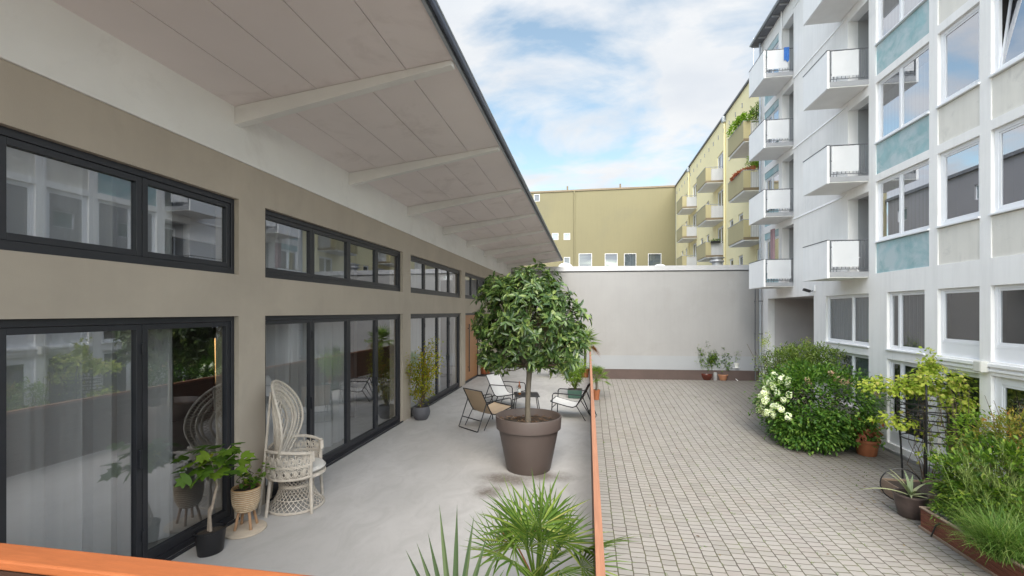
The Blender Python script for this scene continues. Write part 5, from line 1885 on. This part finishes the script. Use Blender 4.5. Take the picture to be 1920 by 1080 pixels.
for i in range(13):
    a = r.uniform(0, 2 * PI)
    q = r.uniform(.1, .45)
    pts = [(.05 * math.cos(a), .05 * math.sin(a), 0)] + [(q * math.cos(a + s * .35) + r.normal() * .05, q * math.sin(a + s * .35) + r.normal() * .05, s * .4) for s in range(1, 6)]
    e = cl[i % len(cl)][0]
    pts.append((e[0] + r.normal() * .1, e[1] + r.normal() * .1, e[2]))
    mb.tube(pts, [.010, .008, .006, .006, .005, .004, .003], 4, cap=False)
mb.build('stems', M['twig'], t)

# ================================================================== RAISED BED ALONG THE WHITE HOUSE
PX0, PX1, PY1, PY0 = 6.0, 7.9, 9.45, 3.5
gz = -1.60
t = thing('raised_bed', 'long raised planting bed of weathered red brown slats', 'planter', (6.9, 6.5, gz))
mb = MB()
for i in range(5):
    z = gz + .02 + i * .072
    mb.box(PX0, PX0 + .022, PY0, PY1, z, z + .066)
    mb.box(PX0 + .0225, PX1, PY1 - .022, PY1, z, z + .066)
mb.build('side_boards', M['planter_wood'], t, True)
MB().box(PX0 - .02, PX0 + .045, PY0, PY1 + .02, gz + .375, gz + .40).build('top_rail', M['old_wood'], t, True, bevel=.004)
MB().box(PX0 + .046, PX1, PY1 - .045, PY1 + .02, gz + .375, gz + .40).build('top_rail', M['old_wood'], t, True, bevel=.004)
MB().box(PX0 - .025, PX0 - .001, PY0, PY1 + .022, gz + .0, gz + .05).build('base_rail', M['old_wood'], t, True, bevel=.004)
mb = MB()
nx, ny = 14, 44
vs = [(PX0 + .03 + (PX1 - PX0 - .03) * i / nx, PY0 + (PY1 - .03 - PY0) * j / ny, gz + .335 + random.uniform(-.02, .03)) for j in range(ny + 1) for i in range(nx + 1)]
fs = [(j * (nx + 1) + i, j * (nx + 1) + i + 1, (j + 1) * (nx + 1) + i + 1, (j + 1) * (nx + 1) + i) for j in range(ny) for i in range(nx)]
MB().add(vs, fs, True).build('soil', M['earth'], t, True)
st = MB()
r = np.random.default_rng(51)
for i in range(420):
    x, y = PX0 + .1 + abs(r.normal()) * .32, r.uniform(7.0, PY1 - .08)
    s = r.uniform(.018, .042)
    ph = r.uniform(0, 6, 3)
    pr = [(.001, -s * .3), (s * .8, -s * .2), (s, .1 * s), (s * .6, s * .55), (.001, s * .7)]
    st.lathe(pr, (x, y, gz + .36), 6, r.uniform(.7, 1.2), r.uniform(.7, 1.2), ph[0])
tag(st.build('gravel', M['gravel']), 'grey pebbles spread over the near corner of the raised bed', 'gravel', kind='stuff')

t = thing('broadleaf_bush', 'wide mid green bush filling the far end of the raised bed', 'shrub', (6.95, 9.0, gz + .33))
A = crown_points(r, 4600, (0.05, .10, .62), (.80, .85, .82), .42, .5, -.75, 85, .085)
B = crown_points(r, 1300, (-.30, .0, .32), (.45, .62, .42), .35, .5, -.6, 36, .12)
ps = np.concatenate([A[0], B[0]]); ou = np.concatenate([A[1], B[1]]); n = len(ps)
ps[:, 2] = np.abs(ps[:, 2])
leaves('foliage', M['bush_leaf'], t, ps, ou + r.normal(size=(n, 3)) * .5 + np.array((0, 0, .15)), rdirs(n, r) * .5 + np.array((0, 0, 1)), r.uniform(.07, .13, n), r.uniform(.04, .07, n), 'ovate')
branches(t, (0, .3, 0), [(r.uniform(-.6, .6), r.uniform(-.6, .7), r.uniform(.6, 1.2)) for _ in range(26)], .014, M['twig'], r, 'stem', wob=.1)
t = thing('lime_bush', 'bright lime green bush against the white wall under the dark window', 'shrub', (7.75, 11.0, gz))
ps, ou = crown_points(r, 1300, (.0, -.55, 1.40), (.45, .50, .60), .35, .5, -.8, 80, .13)
n = len(ps)
leaves('foliage', M['lime_leaf'], t, ps, ou + r.normal(size=(n, 3)) * .5, rdirs(n, r) * .5 + np.array((0, 0, 1)), r.uniform(.06, .11, n), r.uniform(.03, .05, n), 'ovate')
branches(t, (0, 0, 0), [(r.uniform(-.5, .5), r.uniform(-.6, .6), r.uniform(1.5, 2.4)) for _ in range(18)], .014, M['twig'], r, 'stem', wob=.1)
t = thing('autumn_bush', 'yellow and reddish bush rising behind the feathery plant in the bed', 'shrub', (7.65, 9.55, gz))
ps, ou = crown_points(r, 3000, (0.15, -.1, 1.55), (.70, .75, .62), .4, .5, -.8, 90, .12)
n = len(ps)
leaves('foliage', M['autumn'], t, ps, ou + r.normal(size=(n, 3)) * .5 + np.array((0, 0, .3)), rdirs(n, r) * .5 + np.array((0, 0, 1)), r.uniform(.06, .11, n), r.uniform(.022, .038, n), 'lance')
branches(t, (0, 0, .33), [(r.uniform(-.5, .6), r.uniform(-.6, .6), r.uniform(1.6, 2.4)) for _ in range(18)], .014, M['twig'], r, 'stem', wob=.1)
# feathery plant: wispy upright stems with hair-like leaves
t = thing('feathery_plant', 'tall wispy feathery plant with hair thin green leaves in the raised bed', 'plant', (7.05, 8.75, gz + .33))
n = 190
ba = np.stack([r.normal(0, .32, n), r.normal(0, .36, n), np.zeros(n)], 1)
az = r.uniform(0, 2 * PI, n); tilt = r.uniform(.0, .35, n); L = r.uniform(.7, 1.55, n); bend = r.uniform(.2, .7, n)
strands('stems', M['feather'], t, ba, az, tilt, L, np.full(n, .010), bend, 7)
m_ = 9500
i_ = r.integers(0, n, m_)
f = r.uniform(.22, 1.0, m_)
am = tilt[i_] + bend[i_] * f * .5
hh, vv = np.sin(am) * L[i_] * f, np.cos(am) * L[i_] * f
ps = ba[i_] + np.stack([hh * np.cos(az[i_]), hh * np.sin(az[i_]), vv], 1)
strands('hair_leaves', M['feather'], t, ps, r.uniform(0, 2 * PI, m_), r.uniform(.2, 1.3, m_), r.uniform(.07, .2, m_), np.full(m_, .0058), r.uniform(-.3, .8, m_), 3)
for (x, y, n, L0, W0, lb) in ((6.12, 7.85, 1100, .90, .012, 'arching clump of long green ornamental grass at the edge of the raised bed'),
                              (6.16, 8.22, 520, .46, .009, 'low yellow green tuft of fine grass hanging over the slats of the bed'),
                              (6.62, 8.35, 600, .95, .011, 'clump of long green grass behind the arching one in the bed')):
    t = thing('ornamental_grass', lb, 'grass clump', (x, y, gz + .33), group='grass clumps in the raised bed')
    ba = np.stack([r.normal(0, .12, n), r.normal(0, .14, n), np.zeros(n)], 1)
    strands('blades', M['grass'] if L0 > .6 else M['feather'], t, ba, r.uniform(0, 2 * PI, n), r.uniform(.1, .8, n), r.uniform(.6, 1.1, n) * L0, r.uniform(.7, 1.2, n) * W0, r.uniform(.5, 1.7, n), 8)
r = np.random.default_rng(61)
t = thing('ground_shrub', 'low mixed green foliage spilling from the bed between the grasses', 'shrub', (6.40, 9.0, gz + .33))
ps, ou = crown_points(r, 1500, (0, 0, .12), (.30, .4, .24), .4, .4, -.2, 40, .2)
ps[:, 2] = np.abs(ps[:, 2])
n = len(ps)
leaves('foliage', M['bush_leaf'], t, ps, ou + r.normal(size=(n, 3)) * .5, rdirs(n, r) * .5 + np.array((0, 0, 1)), r.uniform(.05, .10, n), r.uniform(.012, .03, n), 'lance')
branches(t, (0, 0, 0), [(r.uniform(-.3, .3), r.uniform(-.4, .4), r.uniform(.2, .35)) for _ in range(10)], .006, M['twig'], r, 'stem')

# second small wooden box, agave pot, hose
p = on_court(1665, 905)
t = thing('small_planter', 'low wooden box with bare earth behind the agave pot', 'planter', (6.95, 10.75, gz))
mb = MB()
for i in range(4):
    mb.box(-.62, -.60, -.45, .45, .02 + i * .075, .088 + i * .075).box(-.599, .6, -.45, -.43, .02 + i * .075, .088 + i * .075).box(-.599, .6, .43, .45, .02 + i * .075, .088 + i * .075)
mb.build('side_boards', M['old_wood'], t)
MB().box(-.595, .6, -.425, .425, .0, .27).build('soil', M['earth'], t)
pa_ = on_court(1707, 968)
t = thing('agave_pot', 'striped agave with bent leaves in a dark brown pot at the end of the bed', 'potted plant', (pa_.x, pa_.y, pa_.z))
pot(t, [(.001, 0), (.17, 0), (.19, .02), (.245, .24), (.265, .40), (.275, .41), (.275, .44), (.255, .44), (.245, .38)], M['glaze_grey'], .25, .38)
mb = MB()
for i, (az_, el_, L_) in enumerate(((2.2, 60, .55), (2.9, 18, .85), (1.4, 78, .5), (.9, 66, .48), (.3, 48, .5), (5.9, 8, .55), (3.6, 70, .4), (4.8, 55, .35), (2.5, 72, .6), (.0, 20, .5), (4.2, 30, .4), (1.0, 40, .5))):
    d0, d1 = R(el_), R(el_ - 45)
    c_, s_ = math.cos(az_), math.sin(az_)
    x = z = 0
    pts = []
    for j in range(7):
        f = j / 6
        pts.append((x, z, .032 * (1 - f ** 2.2) + .001))
        e = d0 + (d1 - d0) * f
        x += math.cos(e) * L_ / 6; z += math.sin(e) * L_ / 6
    vs, fs = [], []
    for (x, z, w) in pts:
        for k2, dz in ((-1, .012), (0, 0), (1, .012)):
            vs.append((x * c_ - k2 * w * s_, x * s_ + k2 * w * c_, .39 + z + dz * w / .03))
    for j in range(6):
        for k2 in range(2):
            fs.append((j * 3 + k2, j * 3 + k2 + 1, j * 3 + k2 + 4, j * 3 + k2 + 3))
    mb.add(vs, fs, True)
mb.build('leaves', M['agave'], t)
ph = on_court(1668, 945)
mb = MB()
pts = []
for a in np.linspace(.2, PI * 1.45, 22):
    pts.append((ph.x + .28 + .34 * math.cos(a), ph.y + .12 - .08 * math.cos(a), ph.z + .36 + .34 * math.sin(a)))
mb.tube(pts, .012, 7)
tag(mb.build('garden_hose', M['black_metal'], loc=(ph.x, ph.y, ph.z)), 'black hose standing in a loop beside the agave pot', 'hose')
mb = MB()
mb.tube([(PX0 - .06, 9.1, gz + .02), (PX0 - .04, 9.02, gz + .25), (PX0 + .1, 8.9, gz + .43), (PX0 + .35, 8.85, gz + .42), (PX0 + .8, 8.9, gz + .38)], .013, 7)
tag(mb.build('irrigation_pipe', M['black_metal'], loc=(PX0, 9, gz)), 'black irrigation pipe bent over the edge of the raised bed', 'pipe')
p = on_court(1703, 983)
t = tag(MB().lathe([(.001, -.05), (.10, -.03), (.12, .03), (.07, .08), (.001, .09)], (0, 0, 0), 9, 1.2, .8, .5).build('stone', M['stone_grey'], loc=(0, 0, 0)), 'rounded grey stone lying between the agave pot and the bed', 'stone')
t.location = (pa_.x + .12, pa_.y - .42, gz + .02)

# plants on the yellow balconies
r = np.random.default_rng(71)
for (y0, y1, z, m_, h, lb) in ((29.0, 31.6, 13.63, 'lime_leaf', .40, 'bright green bushes growing over the top yellow balcony front'),
                              (29.0, 31.2, 10.72, 'red_leaf', .13, 'red flowers along the front of the second yellow balcony')):
    t = thing('balcony_planting', lb, 'balcony plants', (9.2, (y0 + y1) / 2, z))
    MB().box(-.06, .10, (y0 - y1) / 2, (y1 - y0) / 2, -.2, -.02).build('flower_box', M['yellow_d'], t)
    ps, ou = crown_points(r, 900, (0.02, 0, h * .5), (.22, (y1 - y0) / 2, h), .4, .4, -.4, 40, .15)
    leaves('foliage', M[m_], t, ps, ou + r.normal(size=ou.shape) * .5, rdirs(900, r) + np.array((0, 0, 1)), r.uniform(.10, .2, 900), r.uniform(.06, .1, 900), 'ovate')
t = thing('balcony_shrub', 'dark green conifer in a pot at the near end of the top yellow balcony', 'potted plant', (9.9, 29.1, 12.6))
pot(t, [(.001, 0), (.2, 0), (.26, .36), (.24, .38), (.22, .34)], M['terracotta'], .22, .34)
ps, ou = crown_points(r, 1200, (0, 0, 1.15), (.34, .34, .8), .3, .4, -.8, 40, .15)
branches(t, (0, 0, .34), [(0, 0, 1.9)], .03, M['twig'], r, 'stem')
leaves('foliage', M['bush_leaf'], t, ps, ou + np.array((0, 0, .4)), rdirs(1200, r) + np.array((0, 0, 1)), .14, .05, 'lance')
for (x, m_, lb, rr_) in ((9.62, 'lime_leaf', 'small round green plant in a terracotta pot on the second yellow balcony', .3), (10.05, 'bush_leaf', 'small dark plant at the house end of the second yellow balcony', .22)):
    t = thing('balcony_pot', lb, 'potted plant', (x, 28.92, 10.735))
    pot(t, [(.001, 0), (.12, 0), (.17, .24), (.15, .25), (.14, .2)], M['terracotta'], .15, .2)
    ps, ou = crown_points(r, 350, (0, 0, .2 + rr_ * .8), (rr_, rr_, rr_), .3, .4, -.6, 20, .2)
    leaves('foliage', M[m_], t, ps, ou, rdirs(350, r) + np.array((0, 0, 1)), .12, .06, 'ovate')
t = thing('balcony_box', 'narrow dark flower box hanging on the lowest middle yellow balcony', 'flower box', (9.75, 37.5, 7.78))
MB().box(-.35, .35, -.1, .06, -.1, .08).build('box', M['pot_black'], t, bevel=.02)
ps, ou = crown_points(r, 160, (0, 0, .08), (.33, .1, .1), .3, .3, -.2, 14, .2)
leaves('foliage', M['bush_leaf'], t, ps, ou, rdirs(160, r) + np.array((0, 0, 1)), .1, .04, 'ovate')

r = np.random.default_rng(81)
n = 150
px_ = np.concatenate([r.uniform(5.2, 8.1, 90), r.uniform(.4, 8, 60)])
py_ = np.concatenate([r.uniform(10.2, 14.2, 90), r.uniform(6, 23, 60)])
pz_ = np.array([court_z(y) for y in py_]) + .006
a = r.uniform(0, 2 * PI, n)
o = leaves('fallen_leaves', leaf_mat('dry_leaf', [(0, (.10, .06, .03)), (.6, (.20, .12, .06)), (1, (.30, .24, .10))], .8, 0), None,
           np.stack([px_, py_, pz_], 1), np.stack([np.cos(a), np.sin(a), r.uniform(0, .25, n)], 1), np.tile((0, 0, 1.), (n, 1)), r.uniform(.035, .075, n), r.uniform(.02, .04, n), 'ovate')
tag(o, 'dry brown leaves scattered over the paving', 'leaves', kind='stuff')

n = 420
wx = r.uniform(.3, 7.6, n); wy = r.uniform(5, 22, n)
col_ = np.round(wx / .232) * .232
wx = np.where(r.uniform(0, 1, n) < .8, col_, wx)
wz = np.array([court_z(y) for y in wy])
rep_ = 7
bz = np.repeat(np.stack([wx, wy, wz], 1), rep_, 0) + np.concatenate([r.normal(0, .014, (n * rep_, 2)), np.zeros((n * rep_, 1))], 1)
o = strands('weeds', M['grass'], None, bz, r.uniform(0, 2 * PI, n * rep_), r.uniform(.2, 1.2, n * rep_), r.uniform(.012, .045, n * rep_), np.full(n * rep_, .006), r.uniform(.2, 1.2, n * rep_), 3)
tag(o, 'tiny weeds growing in the joints of the paving', 'weeds', kind='stuff')
